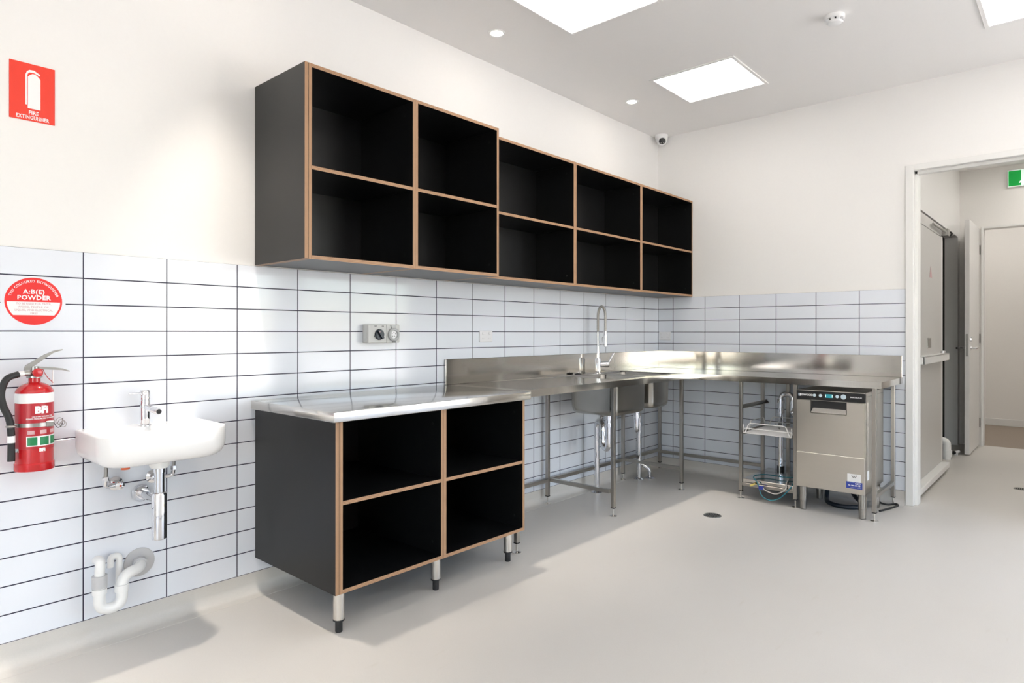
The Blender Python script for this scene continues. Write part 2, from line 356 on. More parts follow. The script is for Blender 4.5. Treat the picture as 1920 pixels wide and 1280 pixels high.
struct(m.build('wall_hall_end', 'hall_paint'), 'hall end wall with an open doorway')
m = MB(); m.box((.12, -3.6, 0), (XH, -3.72, CEIL)); struct(m.build('wall_hall_right', 'paint'), 'right wall of the hall')
m = MB(); m.box((5.25, -.9, 0), (5.4, -4.6, CEIL)); m.box((XH + .12, -.9, 0), (5.4, -.78, CEIL)); m.box((XH + .12, -4.6, 0), (5.4, -4.72, CEIL))
struct(m.build('wall_far_room', 'hall_paint'), 'plain wall of the room beyond the hall')
m = MB(); m.box((5.238, -.9, 0), (5.25, -4.6, .09), .003); struct(m.build('baseboard_far', 'frame'), 'white skirting board in the far room')
d2 = bpy.data.objects.new('door_2', None); C.objects.link(d2); d2.location = (XH, HO0, 0); struct(d2, 'white frame of the far hall doorway')
MB().box((XH - .012, HO0, 0), (XH + .13, HO0 - .022, HOZ), .002).build('jamb', 'frame', d2)
MB().box((XH - .012, HO1, 0), (XH + .13, HO1 + .022, HOZ), .002).build('jamb', 'frame', d2)
MB().box((XH - .012, HO0 - .022, HOZ - .022), (XH + .13, HO1 + .022, HOZ), .002).build('head', 'frame', d2)

# ------------------------------------------------------------------ ceiling fittings
def panel(x, y, label):
    t = thing('ceiling_light_panel', label, 'ceiling light', (x, y, CEIL), 'square light panels in the ceiling')
    h = .279; f = .022
    for a, b in (((-h - f, -h - f), (h + f, -h)), ((-h - f, h), (h + f, h + f)), ((-h - f, -h), (-h, h)), ((h, -h), (h + f, h))):
        MB().box((x + a[0], y + a[1], CEIL - .008), (x + b[0], y + b[1], CEIL), .0015, 1).build('frame', 'ceil', t)
    MB().box((x - h, y - h, CEIL - .003), (x + h, y + h, CEIL - .0005)).build('diffuser', 'diffuser', t)
PX = [-.964, -2.465, -3.966, -5.467, -6.968]; PY = [-.935, -2.77, -4.605]
for i, x in enumerate(PX):
    for j, y in enumerate(PY):
        if j == 0 and i > 1: continue
        if (i, j) == (0, 0): lab = 'square glowing ceiling panel nearest the security camera, seen whole'
        elif (i, j) == (1, 0): lab = 'square glowing ceiling panel above the tall shelves, cut by the top edge'
        elif (i, j) == (0, 1): lab = 'square glowing ceiling panel at the top right corner of the photo'
        else: lab = 'square glowing ceiling panel over the camera, outside the picture'
        panel(x, y, lab)
def downlight(x, y, label):
    t = thing('downlight', label, 'downlight', (x, y, CEIL), 'recessed downlights along the tiled wall')
    MB().lathe((x, y, CEIL), [(.036, -.002), (.047, -.004), (.050, -.002), (.050, 0.0), (.036, 0.0)], seg=28).build('trim_ring', 'white', t, 40)
    MB().lathe((x, y, CEIL), [(.0, -.0022), (.036, -.0022), (.036, -.0005), (.0, -.0005)], seg=28).build('lens', 'lens', t)
    l = bpy.data.lights.new('downlight_beam', 'SPOT'); l.energy = DOWN_W * 4; l.color = (1.0, .91, .80); l.spot_size = math.radians(50); l.spot_blend = 1.0; l.shadow_soft_size = .04
    lo = bpy.data.objects.new('downlight_beam', l); C.objects.link(lo); lo.location = (0, 0, -.03); lo.parent = t
downlight(-2.469, -.32, 'small round downlight above the tall wall shelves')
downlight(-.975, -.32, 'small round downlight between the light panel and the tiled wall')
downlight(-3.963, -.32, 'round downlight above the basin, outside the picture'); downlight(-5.457, -.32, 'round downlight beyond the extinguisher sign, outside the picture')

t = thing('smoke_detector', 'round white smoke detector on the ceiling beside the light panels', 'smoke detector', (-1.381, -1.862, CEIL))
MB().lathe((-1.381, -1.862, CEIL), [(.0, 0), (.052, 0), (.052, -.014), (.047, -.02), (.0, -.02)]).build('base', 'white', t, 40)
MB().lathe((-1.381, -1.862, CEIL), [(.036, -.02), (.036, -.032), (.0, -.032), (0, -.02)]).build('vent_core', 'dark', t, 40)
MB().lathe((-1.381, -1.862, CEIL), [(.0, -.032), (.040, -.032), (.036, -.042), (.022, -.047), (.0, -.048)]).build('cap', 'white', t, 40)
for k in range(8):
    a = 2 * PI * k / 8; p = Vector((-1.381 + .038 * math.cos(a), -1.862 + .038 * math.sin(a), CEIL))
    MB().box((p.x - .009, p.y - .009, p.z - .033), (p.x + .009, p.y + .009, p.z - .02), .001, 1).build('rib', 'white', t)

# security camera in the corner
sc_ = Vector((-.075, -.075, CEIL)); t = thing('security_camera', 'white turret security camera with a black lens in the ceiling corner', 'security camera', sc_)
MB().lathe(sc_, [(0, 0), (.056, 0), (.056, -.02), (.050, -.045), (.043, -.058), (0, -.058)]).build('base', 'white', t, 40)
dirn = Vector((-.74, -.56, -.36)).normalized(); bc = sc_ + Vector((-.012, -.010, -.052))
MB().lathe(bc - dirn * .0, [(0, -.044)] + [(.044 * math.sin(a), -.044 * math.cos(a)) for a in [PI * k / 14 for k in range(1, 11)]] + [(.031, .026), (0, .026)], dirn).build('ball', 'white', t, 40)
eye = MB().lathe(bc + dirn * .0265, [(0, 0), (.029, 0), (.026, .006), (.014, .011), (0, .012)], dirn).build('lens', 'black', t, 40)
sd = dirn.cross(Vector((0, 0, 1))).normalized(); up = sd.cross(dirn)
for s in (-1, 1):
    p = bc + dirn * .034 + sd * s * .011 - up * .015
    MB().lathe(p, [(0, 0), (.004, 0), (.003, .003), (0, .0035)], dirn, 12).build('led', 'white', t)

# ------------------------------------------------------------------ open shelf units (plywood with black laminate faces)
T = .016
def board(name, lo, hi, parent, upright):
    o = MB().box(lo, hi).build(name, ['lam', 'plyx' if upright else 'plyz'], parent)
    for p in o.data.polygons:
        n = p.normal
        if n.y < -.9 or (upright and abs(n.z) > .9): p.material_index = 1
    return o
def shelf_unit(name, label, cat, x0, x1, yf, z0, z1, zs, group, end=False, setback=0.0):
    t = thing(name, label, cat, ((x0 + x1) / 2, -.001, z0), group)
    xa = x0
    if end: board('end_panel', (x0, -.001, z0), (x0 + T, yf, z1), t, True); xa = x0 + T + .0016
    board('side_panel', (xa, -.001, z0), (xa + T, yf, z1), t, True); board('side_panel', (x1 - T, -.001, z0), (x1, yf, z1), t, True)
    board('top_panel', (xa + T, -.001, z1 - T), (x1 - T, yf + setback, z1), t, False); board('bottom_panel', (xa + T, -.001, z0), (x1 - T, yf, z0 + T), t, False)
    board('shelf', (xa + T, -.012, zs - T / 2), (x1 - T, yf + .001, zs + T / 2), t, False)
    MB().box((xa + T, -.001, z0 + T), (x1 - T, -.010, z1 - T)).build('back_panel', 'lam', t)
    for fx, zz in ((x1 - T, z0 + .07), (x1 - T, z1 - .07)):
        MB().cyl((fx, yf + .06, zz), (fx - .0015, yf + .06, zz), .006, 12).build('screw_cap', 'rubber', t)
    return t
ZB, ZT = 1.525, 2.3555; gA = 'wall mounted black open shelves'
shelf_unit('wall_shelf', 'black open wall shelf at the left end of the row, with grey end panel', 'shelf unit', -3.774, -3.1775, -.44, ZB, ZT, 1.915, gA, True)
shelf_unit('wall_shelf', 'black open wall shelf second from left, last of the deeper pair', 'shelf unit', -3.1768, -2.579, -.44, ZB, ZT, 1.915, gA)
shelf_unit('wall_shelf', 'black open wall shelf in the middle of the row, first of the shallower ones', 'shelf unit', -2.578, -1.722, -.338, ZB, ZT, 1.912, gA)
shelf_unit('wall_shelf', 'black open wall shelf directly above the spring tap, second from the corner', 'shelf unit', -1.7213, -.8655, -.338, ZB, ZT, 1.912, gA)
shelf_unit('wall_shelf', 'black open wall shelf at the right end against the corner wall', 'shelf unit', -.8648, -.0055, -.338, ZB, ZT, 1.912, gA)

BZ0, BZ1 = .163, .856; gB = 'black floor cabinets under the worktop'
def fix_sub(sub, part, root):
    sub.parent = part; sub.matrix_parent_inverse = Matrix.Identity(4)
b1 = shelf_unit('floor_cabinet', 'black open floor cabinet on steel legs, left one with laminate side panel', 'cabinet', -3.772, -3.1967, -.669, BZ0, BZ1, .526, gB, True, .30)
b2 = shelf_unit('floor_cabinet', 'black open floor cabinet on steel legs, right one next to sink bench', 'cabinet', -3.196, -2.622, -.669, BZ0, BZ1, .526, gB, False, .30)
def leg_sub(root, x, y):
    l = MB().lathe((x, y, 0), [(0, .053), (.0225, .053), (.0225, BZ0), (0, BZ0)], seg=24).build('leg', 'legsteel', root, 40)
    f = MB().lathe((x, y, 0), [(0, 0), (.0135, 0), (.0148, .004), (.0148, .044), (.0235, .047), (.0235, .053), (0, .053)], seg=24).build('foot', 'rubber', None, 40)
    fix_sub(f, l, root)
for x, y in ((-3.735, -.636), (-3.42, -.075)): leg_sub(b1, x, y)
for x, y in ((-3.190, -.606), (-2.685, -.606), (-2.66, -.075)): leg_sub(b2, x, y)

# ------------------------------------------------------------------ stainless benches
ZW = .897; EDGE = .041
t = tag(MB().box((-3.793, -.0008, ZW - EDGE), (-2.5935, -.690, ZW), .003, 3).build('worktop', 'steel_top', None, 30), 'plain steel worktop lying over the black floor cabinets', 'worktop')

def sheet_top(name, outer, holes, parent, m):
    """flat top with bowl openings and a turned down rim of thickness EDGE"""
    bm = bmesh.new(); loops = []
    for pts in [outer] + holes:
        vv = [bm.verts.new((p[0], p[1], ZW)) for p in pts]; es = [bm.edges.new((vv[i], vv[(i + 1) % len(vv)])) for i in range(len(vv))]; loops.append((vv, es))
    bmesh.ops.triangle_fill(bm, edges=[e for l in loops for e in l[1]], use_beauty=True, use_dissolve=False)
    for f in bm.faces:
        if f.normal.z < 0: f.normal_flip()
    vv = loops[0][0]; lo = [bm.verts.new((v.co.x, v.co.y, ZW - EDGE)) for v in vv]
    n = len(vv)
    for i in range(n): bm.faces.new((vv[i], vv[(i + 1) % n], lo[(i + 1) % n], lo[i]))
    # underside lip
    cx = sum(v.co.x for v in vv) / n; cy = sum(v.co.y for v in vv) / n
    li = [bm.verts.new((v.co.x + (.018 if v.co.x < cx else -.018), v.co.y + (.018 if v.co.y < cy else -.018), ZW - EDGE)) for v in vv]
    for i in range(n): bm.faces.new((lo[i], lo[(i + 1) % n], li[(i + 1) % n], li[i]))
    mb = MB(); mb.bm.free(); mb.bm = bm
    o = mb.build(name, m, parent, 30)
    sd = o.modifiers.new('sheet', 'SOLIDIFY'); sd.thickness = .0015; sd.offset = -1
    return o
def bowl(x0, x1, y0, y1, zb, parent, r=.045):
    rings = []; d = .035
    for k, (ins, z, rr) in enumerate([(0, ZW, r), (.003, ZW - .004, r), (.008, zb + .05, r), (.011, zb + .028, r), (.018, zb + .012, r), (.030, zb + .003, r + .004), (.048, zb, r + .006)]):
        rings.append(rrect(x0 + ins, x1 - ins, y0 + ins, y1 - ins, max(.02, rr - ins * .3), z))
    cx, cy = (x0 + x1) / 2, (y0 + y1) / 2; n = len(rings[0])
    o = MB().rings(rings, cap0=False, cap1=True).build('sink_bowl', 'bowl', parent, 50)
    sd = o.modifiers.new('sheet', 'SOLIDIFY'); sd.thickness = .0015; sd.offset = 0
    w = MB().lathe((cx, cy, zb), [(0, .003), (.043, .003), (.045, .001), (.045, -.0015), (.04, -.018), (.026, -.022), (.026, -.055), (0, -.055)], seg=28).build('waste', 'chrome', None, 40); fix_sub(w, o, parent)
    return o
def sq_leg(root, x, y, ztop, a=.0125):
    l = MB().box((x - a, y - a, .056), (x + a, y + a, ztop), .0015, 1).build('leg', 'tube', root)
    c = MB().box((x - a - .0006, y - a - .0006, .051), (x + a + .0006, y + a + .0006, .058), .0008, 1).build('end_cap', 'rubber', None); fix_sub(c, l, root)
    f = MB().lathe((x, y, 0), [(0, 0), (.024, 0), (.024, .003), (.010, .007), (.0055, .009), (.0055, .056), (0, .056)], seg=18).build('foot', 'legsteel', None, 40); fix_sub(f, l, root)
def rail(root, a, b, h=.0125):
    a = Vector(a); b = Vector(b)
    MB().box((min(a.x, b.x) - (h if a.x == b.x else 0), min(a.y, b.y) - (h if a.y == b.y else 0), a.z - h), (max(a.x, b.x) + (h if a.x == b.x else 0), max(a.y, b.y) + (h if a.y == b.y else 0), a.z + h), .0015, 1).build('rail', 'tube', root)

SB = thing('sink_bench', 'steel double bowl sink bench with splashback along the tiled wall', 'sink bench', (-1.6, -.3, 0))
B1 = (-1.535, -1.105, -.535, -.14); B2 = (-1.045, -.755, -.535, -.10)
sheet_top('bench_top', [(-2.5915, -.001), (-2.5915, -.612), (-.638, -.612), (-.638, -.001)], [rrect(*B1, .045, ZW), rrect(*B2, .045, ZW)], SB, 'steel_top')
bowl(*B1, .640, SB); bowl(*B2, .652, SB)
MB().box((-2.5915, -.0008, ZW), (-.745, -.016, 1.050), .0015, 1).build('splashback', 'steel', SB)
for x, y in ((-2.555, -.555), (-2.555, -.045), (-1.605, -.565), (-1.650, -.045), (-.650, -.565), (-.660, -.045)): sq_leg(SB, x, y, ZW - .006)
ZR = .166
rail(SB, (-2.5425, -.045, ZR), (-1.6625, -.045, ZR)); rail(SB, (-1.6375, -.045, ZR), (-.6725, -.045, ZR))
for xx in (-2.555, -1.6275, -.655): rail(SB, (xx, -.0575, ZR), (xx, -.5525, ZR))
# raised rim beside the second bowl
MB().box((-.752, -.115, ZW), (-.742, -.52, ZW + .006), .002, 2).build('raised_rim', 'steel_top', SB)

DB = thing('dish_bench', 'steel corner bench over the dishwasher with splashback on the end wall', 'steel bench', (-.3, -1.0, 0))
sheet_top('bench_top', [(-.6365, -.001), (-.6365, -1.936), (-.001, -1.936), (-.001, -.001)], [], DB, 'steel_top')
MB().box((-.7445, -.0008, ZW), (-.016, -.016, 1.049), .0015, 1).build('splashback', 'steel', DB)
MB().box((-.0008, -.0008, ZW), (-.016, -1.933, 1.050), .0015, 1).build('splashback', 'steel', DB)
for x, y in ((-.585, -1.007), (-.585, -1.394), (-.585, -1.885), (-.05, -.045), (-.10, -.985), (-.05, -1.165), (-.05, -1.885)): sq_leg(DB, x, y, ZW - .006)
rail(DB, (-.05, -.0575, .15), (-.05, -.96, .15)); rail(DB, (-.0625, -1.885, ZR - .01), (-.5725, -1.885, ZR - .01)); rail(DB, (-.0625, -.045, ZR), (-.6475, -.045, ZR))
# lower shelf between the two front legs
sh = MB(); sh.box((-.585, -1.0205, .120), (-.08, -1.381, .145), .002, 1); sh.build('lower_shelf', 'steel_top', DB)
MB().box((-.5975, -1.0205, .095), (-.5725, -1.381, .119), .0015, 1).build('rail', 'tube', DB)
# sheet side panel to the right of the basket and the runners that carry it
for z in (.475, .665):
    for y in (-1.0205, -1.3805):
        s = -1 if y > -1.2 else 1
        MB().prism([(-.60, y, z), (-.60, y + s * .022, z), (-.60, y + s * .022, z - .003), (-.60, y + s * .003, z - .003), (-.60, y + s * .003, z + .022), (-.60, y, z + .022)], (.48, 0, 0)).build('runner', 'tube', DB)

# sink strainer plug on the bench
t = thing('sink_plug', 'small black and chrome sink plug lying by the splashback', 'sink plug', (-1.30, -.055, ZW))
MB().lathe((-1.30, -.055, ZW), [(0, 0), (.024, 0), (.026, .006), (.020, .010), (0, .010)], seg=24).build('stopper', 'rubber', t, 40)
MB().lathe((-1.30, -.055, ZW), [(0, .010), (.012, .010), (.013, .013), (.004, .016), (.004, .022), (0, .022)], seg=20).build('knob', 'chrome', t, 40)

# ------------------------------------------------------------------ spring tap
tx, ty = -1.09, -.090
t = thing('spring_tap', 'tall chrome spring tap with spray head beside the sink bowls', 'tap', (tx, ty, ZW))
MB().lathe((tx, ty, ZW), [(0, 0), (.028, 0), (.028, .006), (.023, .010), (.023, .105), (.018, .118), (.0, .118)]).build('body', 'chrome', t, 40)
MB().lathe((tx, ty, ZW), [(0, .118), (.011, .118), (.011, .32), (.0, .32)], seg=20).build('riser', 'chrome', t, 40)
dl = Vector((.80, -.60, 0)).normalized(); p = Vector((tx, ty, ZW + .070))
MB().lathe(p + dl * .015, [(0, 0), (.020, 0), (.020, .045), (.023, .047), (.023, .068), (.016, .074), (0, .074)], dl, 24).build('mixer_barrel', 'chrome', t, 40)
q = p + dl * .078
MB().tube([q, q + dl * .012 + Vector((0, 0, .02)), q + dl * .05 + Vector((0, 0, .085))], [.008, .008, .006], 12).build('lever', 'chrome', t, 50)
# hose arc with spring coil
yb = ty - .068; zt0 = ZW + .32; zr = 1.385
path = [Vector((tx, ty, zt0)), Vector((tx, ty, zr - .06))]
for k in range(0, 17):
    a = PI * k / 16; path.append(Vector((tx, (ty + yb) / 2 + math.cos(a) * (ty - yb) / 2, zr - .05 + .075 * math.sin(a))))
path += [Vector((tx, yb, zr - .09)), Vector((tx, yb, 1.215))]
MB().tube(path, .0075, 12).build('hose', 'tube', t, 60)
# spring: helix along the path
L = [0.0]
for a, b in zip(path, path[1:]): L.append(L[-1] + (b - a).length)
def at(s):
    for i in range(len(L) - 1):
        if s <= L[i + 1] or i == len(L) - 2:
            f = (s - L[i]) / (L[i + 1] - L[i]); return path[i].lerp(path[i + 1], f), (path[i + 1] - path[i]).normalized()
hel = []; turns = 84; N = turns * 8
for k in range(N + 1):
    s = L[-1] * k / N; c, tg = at(s); n1 = Vector((1, 0, 0)); n2 = tg.cross(n1).normalized(); a = 2 * PI * k / 8
    hel.append(c + (n1 * math.cos(a) + n2 * math.sin(a)) * .0098)
MB().tube(hel, .0016, 5).build('spring', 'legsteel', t, 80)
MB().lathe((tx, yb, 1.105), [(0, 0), (.014, 0), (.015, .01), (.013, .03), (.0145, .07), (.0145, .115), (.010, .122), (0, .122)], seg=20).build('spray_head', 'chrome', t, 40)
MB().tube([(tx, yb + .012, 1.185), (tx, yb + .03, 1.17), (tx, yb + .028, 1.12)], .003, 8).build('trigger', 'chrome', t, 60)
MB().box((tx - .008, ty + .012, 1.208), (tx + .008, yb - .012, 1.222), .003, 2).build('holder_arm', 'chrome', t)

# ------------------------------------------------------------------ plumbing below the sink
def pipe_thing(name, label, cat, pts, r, rad, m, flange=True, collars=()):
    t = thing(name, label, cat, pts[-1])
    MB().tube(arc_path(pts, rad, 7), r, 18).build('pipe', m, t, 60)
    if flange:
        e = Vector(pts[-1]); MB().lathe((e.x, e.y, 0), [(0, 0.0), (.045, 0), (.045, .004), (.03, .012), (r + .002, .016), (0, .016)], seg=28).build('floor_flange', m, t, 40)
    for c, d in collars: MB().lathe(c, [(0, -.014), (r + .006, -.014), (r + .006, .014), (0, .014)], d, 20).build('nut', m, t, 40)
    return t
c1 = ((B1[0] + B1[1]) / 2, (B1[2] + B1[3]) / 2); c2 = ((B2[0] + B2[1]) / 2, (B2[2] + B2[3]) / 2)
pipe_thing('waste_pipe', 'chrome waste pipe with swan neck under the left sink bowl', 'waste pipe',
           [(c1[0], c1[1], .588), (c1[0], c1[1], .37), (c1[0] + .075, c1[1] + .10, .37), (c1[0] + .075, c1[1] + .10, .545), (-1.15, -.12, .545), (-1.15, -.12, 0.0)], .0205, .055, 'chrome',
           True, [((c1[0], c1[1], .55), (0, 0, 1)), ((c1[0] + .075, c1[1] + .10, .47), (0, 0, 1))])
pipe_thing('waste_pipe', 'chrome waste pipe with trap bend under the right sink bowl', 'waste pipe',
           [(c2[0], c2[1], .60), (c2[0], c2[1], .46), (c2[0] + .07, c2[1] + .04, .46), (c2[0] + .07, c2[1] + .04, .57), (-.545, -.128, .57), (-.545, -.128, 0.0)], .0205, .055, 'chrome',
           True, [((c2[0], c2[1], .57), (0, 0, 1)), ((-.545, -.128, .45), (0, 0, 1))])
pipe_thing('drain_pipe', 'short chrome branch pipe bending down to floor behind sink', 'drain pipe',
           [(-.545 + .03, -.10, .32), (-.52, -.10, .13), (-.466, -.182, .08), (-.466, -.182, 0.0)], .016, .06, 'chrome', True)
t = thing('stop_valve', 'chrome stop valve on the tiled wall between the sink waste pipes', 'valve', (-.86, -.001, .53))
for i, x in enumerate((-.90, -.80)):
    MB().lathe((x, -.001, .53), [(0, 0), (.028, 0), (.026, .006), (.012, .01), (.012, .055), (0, .055)], (0, -1, 0), 22).build('wall_flange', 'chrome', t, 40)
    MB().lathe((x, -.05, .53), [(0, 0), (.015, 0), (.018, .006), (.018, .022), (0, .026)], (0, -1, 0), 16).build('handle', 'chrome', t, 40)
    MB().tube(arc_path([(x, -.04, .53), (x + .03, -.04, .55), (x + .03, -.045, .66), (tx + .0 + i * .03, ty + .0, .70), (tx + i * .02, ty, ZW - .004)], .04), .006, 10).build('supply_hose', 'galv', t, 60)

# ------------------------------------------------------------------ dishwasher
dx, dy0, dy1 = -.620, -1.412, -1.838
W = thing('dishwasher', 'stainless under bench dishwasher with black control panel and recessed handle', 'dishwasher', (-.4, -1.625, 0))
zb, zt = .162, .822
MB().box((-.12, dy0, zb + .004), (dx + .022, dy1, .795), .003, 2).build('body', 'steel_dw', W)
MB().box((-.12, dy0, .795), (dx + .004, dy1, zt), .003, 2).build('lid', 'steel_dw', W)
cp = MB().box((dx, dy0, .757), (dx + .024, dy1, zt - .004), .002, 2).build('control_panel', 'black', W)
ys = lambda f: dy0 + (dy1 - dy0) * f
# door with handle cut out
hy0, hy1, hz0, hz1 = ys(.215), ys(.745), .668, .752; zsplit = .400
dm = MB()
dm.box((dx, dy0 + -.002, zsplit + .002), (dx + .02, dy1 + .002, hz0)); dm.box((dx, dy0 - .002, hz0), (dx + .02, hy0, hz1 + .001)); dm.box((dx, hy1, hz0), (dx + .02, dy1 + .002, hz1 + .001))
door = dm.build('door', 'steel_dw', W)
hk = MB().box((dx + .0205, hy0, hz0), (dx + .022, hy1, hz1)).build('handle_recess', 'darkint', None); fix_sub(hk, door, W)
hb = MB().prism([(dx + .020, hy0 - .010, hz0 + .034), (dx + .020, hy1 + .010, hz0 + .034), (dx + .001, hy1 + .003, hz0 + .006), (dx + .001, hy0 - .003, hz0 + .006)], (.0015, 0, -.002)).build('handle_lip', 'steel_top', None); fix_sub(hb, door, W)
MB().box((dx - .001, dy0, zb), (dx + .022, dy1, zsplit - .002), .0015, 1).build('lower_panel', 'steel_dw', W)
MB().box((dx + .002, dy0, zsplit - .002), (dx + .02, dy1, zsplit + .002)).build('door_gap', 'legsteel', W)
for x, y in ((-.585, -1.445), (-.585, -1.815), (-.22, -1.445), (-.22, -1.815)):
    l = MB().lathe((x, y, 0), [(0, 0.0), (.016, 0.0), (.021, .004), (.0225, .06), (.0225, .064), (.0245, .066), (.0245, zb + .006), (0, zb + .006)], seg=24).build('leg', 'tube', W, 40)
fx = dx - .0006
def dwtext(nm, s, size, f, z, mt, bold=0.0, par=None):
    o = place_text(nm, s, size, mt, onback(ys(f), z, fx), None, bold); fix_sub(o, par or cp, W); return o
dwtext('brand_lettering', 'ESWOOD', .0178, .158, .789, 'signwhite', .0007)
o = MB().box((fx, ys(.030), .780), (dx, ys(.048), .798)).build('logo_bar', 'button', None); fix_sub(o, cp, W)
for f0, f1 in ((.052, .066),):
    o = MB().box((fx, ys(f0), .780), (dx, ys(f1), .798)).build('logo_bar', 'signwhite', None); fix_sub(o, cp, W)
for f, r in ((.275, .0105), (.365, .0105), (.61, .0105), (.70, .0165)):
    o = MB().lathe((dx + .001, ys(f), .789), [(0, 0), (r, 0), (r, .003), (r * .8, .004), (0, .004)], (-1, 0, 0), 24).build('button', 'button', None, 40); fix_sub(o, cp, W)
o = MB().box((dx + .001, ys(.435), .777), (dx - .0008, ys(.545), .801)).build('display', 'display', None); fix_sub(o, cp, W)
for f in (.437, .533):
    o = MB().box((dx - .0009, ys(f), .780), (dx - .0012, ys(f + .010), .798)).build('display_mark', 'exitw', None); fix_sub(o, cp, W)
dwtext('model_lettering', 'SMARTECH-40', .0110, .875, .789, 'signwhite', .0003)
# stickers on lower panel
lp = [c for c in W.children if c.name.startswith('lower_panel')][0]
o = MB().box((dx - .0016, ys(.755), .239), (dx - .001, ys(.945), .292)).build('white_sticker', 'signwhite', None); fix_sub(o, lp, W)
for a, b in (((.815, .284), (.838, .268)), ((.838, .268), (.852, .280)), ((.852, .280), (.866, .268)), ((.866, .268), (.889, .284))):
    p = Vector((dx - .0022, ys(a[0]), a[1])); q = Vector((dx - .0022, ys(b[0]), b[1]))
    o = MB().cyl(p, q, .0013, 6).build('printed_mark', 'black', None); fix_sub(o, lp, W)
o = MB().box((dx - .0018, ys(.74), .196), (dx - .001, ys(.965), .240)).build('blue_sticker', 'stickblue', None); fix_sub(o, lp, W)
for f in (.885, .920):
    o = MB().tube([(dx - .0024, ys(f) + .0075 * math.cos(a), .2310 + .0058 * math.sin(a)) for a in [2 * PI * k / 20 for k in range(21)]], .0011, 6).build('sticker_logo', 'signwhite', None); fix_sub(o, lp, W)
for f0, f1, z in ((.755, .86, .2360), (.80, .95, .2035)):
    o = MB().box((dx - .0023, ys(f0), z), (dx - .0018, ys(f1), z + .0010)).build('sticker_line', 'button', None); fix_sub(o, lp, W)
for s, size, f, z, b in (('Ph: 1800 073 120', .0102, .853, .2165, .0005),):
    o = place_text('sticker_lettering', s, size, 'signwhite', onback(ys(f), z, dx - .0022), None, b); fix_sub(o, lp, W)
# side panel with pressed fields
sp = [c for c in W.children if c.name.startswith('body')][0]
for x0, x1, z0, z1 in ((-.55, -.16, .62, .76), (-.55, -.16, .43, .60), (-.55, -.16, .24, .41)):
    o = MB().box((x0, dy1 - .0006, z0), (x1, dy1 + .002, z1), .002, 1).build('pressed_panel', 'steel_dw', None); fix_sub(o, sp, W)
o = MB().box((-.57, dy1 - .0012, .25), (-.52, dy1, .31)).build('rating_sticker', 'signwhite', None); fix_sub(o, sp, W)

# cables behind and below the dishwasher
tag(MB().tube(arc_path([(-.10, -1.70, .25), (-.10, -1.80, .012), (-.12, -1.86, .0075), (-.04, -1.905, .0075), (-.085, -1.925, .0075), (-.20, -1.90, .0075), (-.33, -1.86, .0075)], .05, 8), .0065, 10).build('power_cable', 'rubber', None, 60), 'black power cable looping on the floor beside the dishwasher', 'cable')
tag(MB().tube(arc_path([(-.16, -1.50, .17), (-.26, -1.50, .022), (-.38, -1.55, .016), (-.42, -1.66, .016), (-.34, -1.76, .016), (-.24, -1.74, .016), (-.18, -1.66, .05), (-.16, -1.62, .17)], .06, 8), .0155, 12).build('drain_hose', 'navy', None, 60), 'dark ribbed drain hose coiled on the floor under the dishwasher', 'hose')

# waste stand pipe behind basket
t = thing('dishwasher_waste', 'chrome swan neck waste pipe on wall behind the wire basket', 'waste pipe', (-.10, -1.125, .145))
MB().tube(arc_path([(-.10, -1.125, .145), (-.10, -1.125, .735), (-.10, -1.215, .735), (-.10, -1.215, .58), (-.10, -1.275, .58), (-.10, -1.275, .68)], .04, 8), .0205, 18).build('pipe', 'chrome', t, 60)
for z in (.68, .60): MB().lathe((-.10, -1.125, z), [(0, -.014), (.027, -.014), (.027, .014), (0, .014)], seg=20).build('nut', 'chrome', t, 40)
MB().cyl((-.10, -1.125, .146), (-.10, -1.125, .175), .026, 20).build('collar', 'rubber', t, 40)
tag(MB().cyl((-.30, -1.185, .1455), (-.30, -1.185, .50), .0055, 12).build('thin_rod', 'legsteel', None, 60), 'thin bright steel tube standing on the lower shelf below basket', 'tube')

# white wire basket
B = thing('wire_basket', 'white plastic coated wire dish basket on runners beside the dishwasher', 'basket', (-.35, -1.2, .48))
x0, x1, y0, y1 = -.592, -.13, -1.030, -1.371; zb_ = .481; r = .0026
MB().tube(arc_path([(x0, y0, zb_), (x0, y1, zb_), (x1, y1, zb_), (x1, y0, zb_), (x0, y0, zb_ + .0001), (x0, y0 - .02, zb_)], .012, 4), r * 1.3, 8).build('base_rim', 'wire', B, 60)
MB().tube(arc_path([(x0 - .004, y0 + .002, .515), (x0 - .004, y1 - .002, .515), (x1 + .004, y1 - .002, .515), (x1 + .004, y0 + .002, .515), (x0 - .004, y0 + .002, .515), (x0 - .004, y0 - .02, .515)], .012, 4), r * 1.3, 8).build('top_rim', 'wire', B, 60)
for k in range(17):
    x = x0 + (x1 - x0) * (k + .5) / 17; MB().tube([(x, y0, zb_ + .003), (x, y1, zb_ + .003)], r, 6).build('floor_wire', 'wire', B, 60)
for k in range(4):
    y = y0 + (y1 - y0) * (k + .5) / 4; MB().tube([(x0, y, zb_ - .002), (x1, y, zb_ - .002)], r, 6).build('floor_wire', 'wire', B, 60)
def hump(p, q, inset, z0, z1):
    p = Vector(p); q = Vector(q); d = (q - p).normalized()
    MB().tube(arc_path([p + Vector((0, 0, z0)), p + d * inset + Vector((0, 0, z1)), q - d * inset + Vector((0, 0, z1)), q + Vector((0, 0, z0))], .02, 5), r * 1.4, 8).build('side_hoop', 'wire', B, 60)
hump((x0 - .004, y0 - .012, 0), (x0 - .004, y1 + .012, 0), .028, zb_, .555); hump((x1 + .004, y0 - .012, 0), (x1 + .004, y1 + .012, 0), .028, zb_, .555)
hump((x0 + .10, y0, 0), (x1 - .04, y0, 0), .03, zb_, .555); hump((x0 + .10, y1, 0), (x1 - .04, y1, 0), .03, zb_, .555)
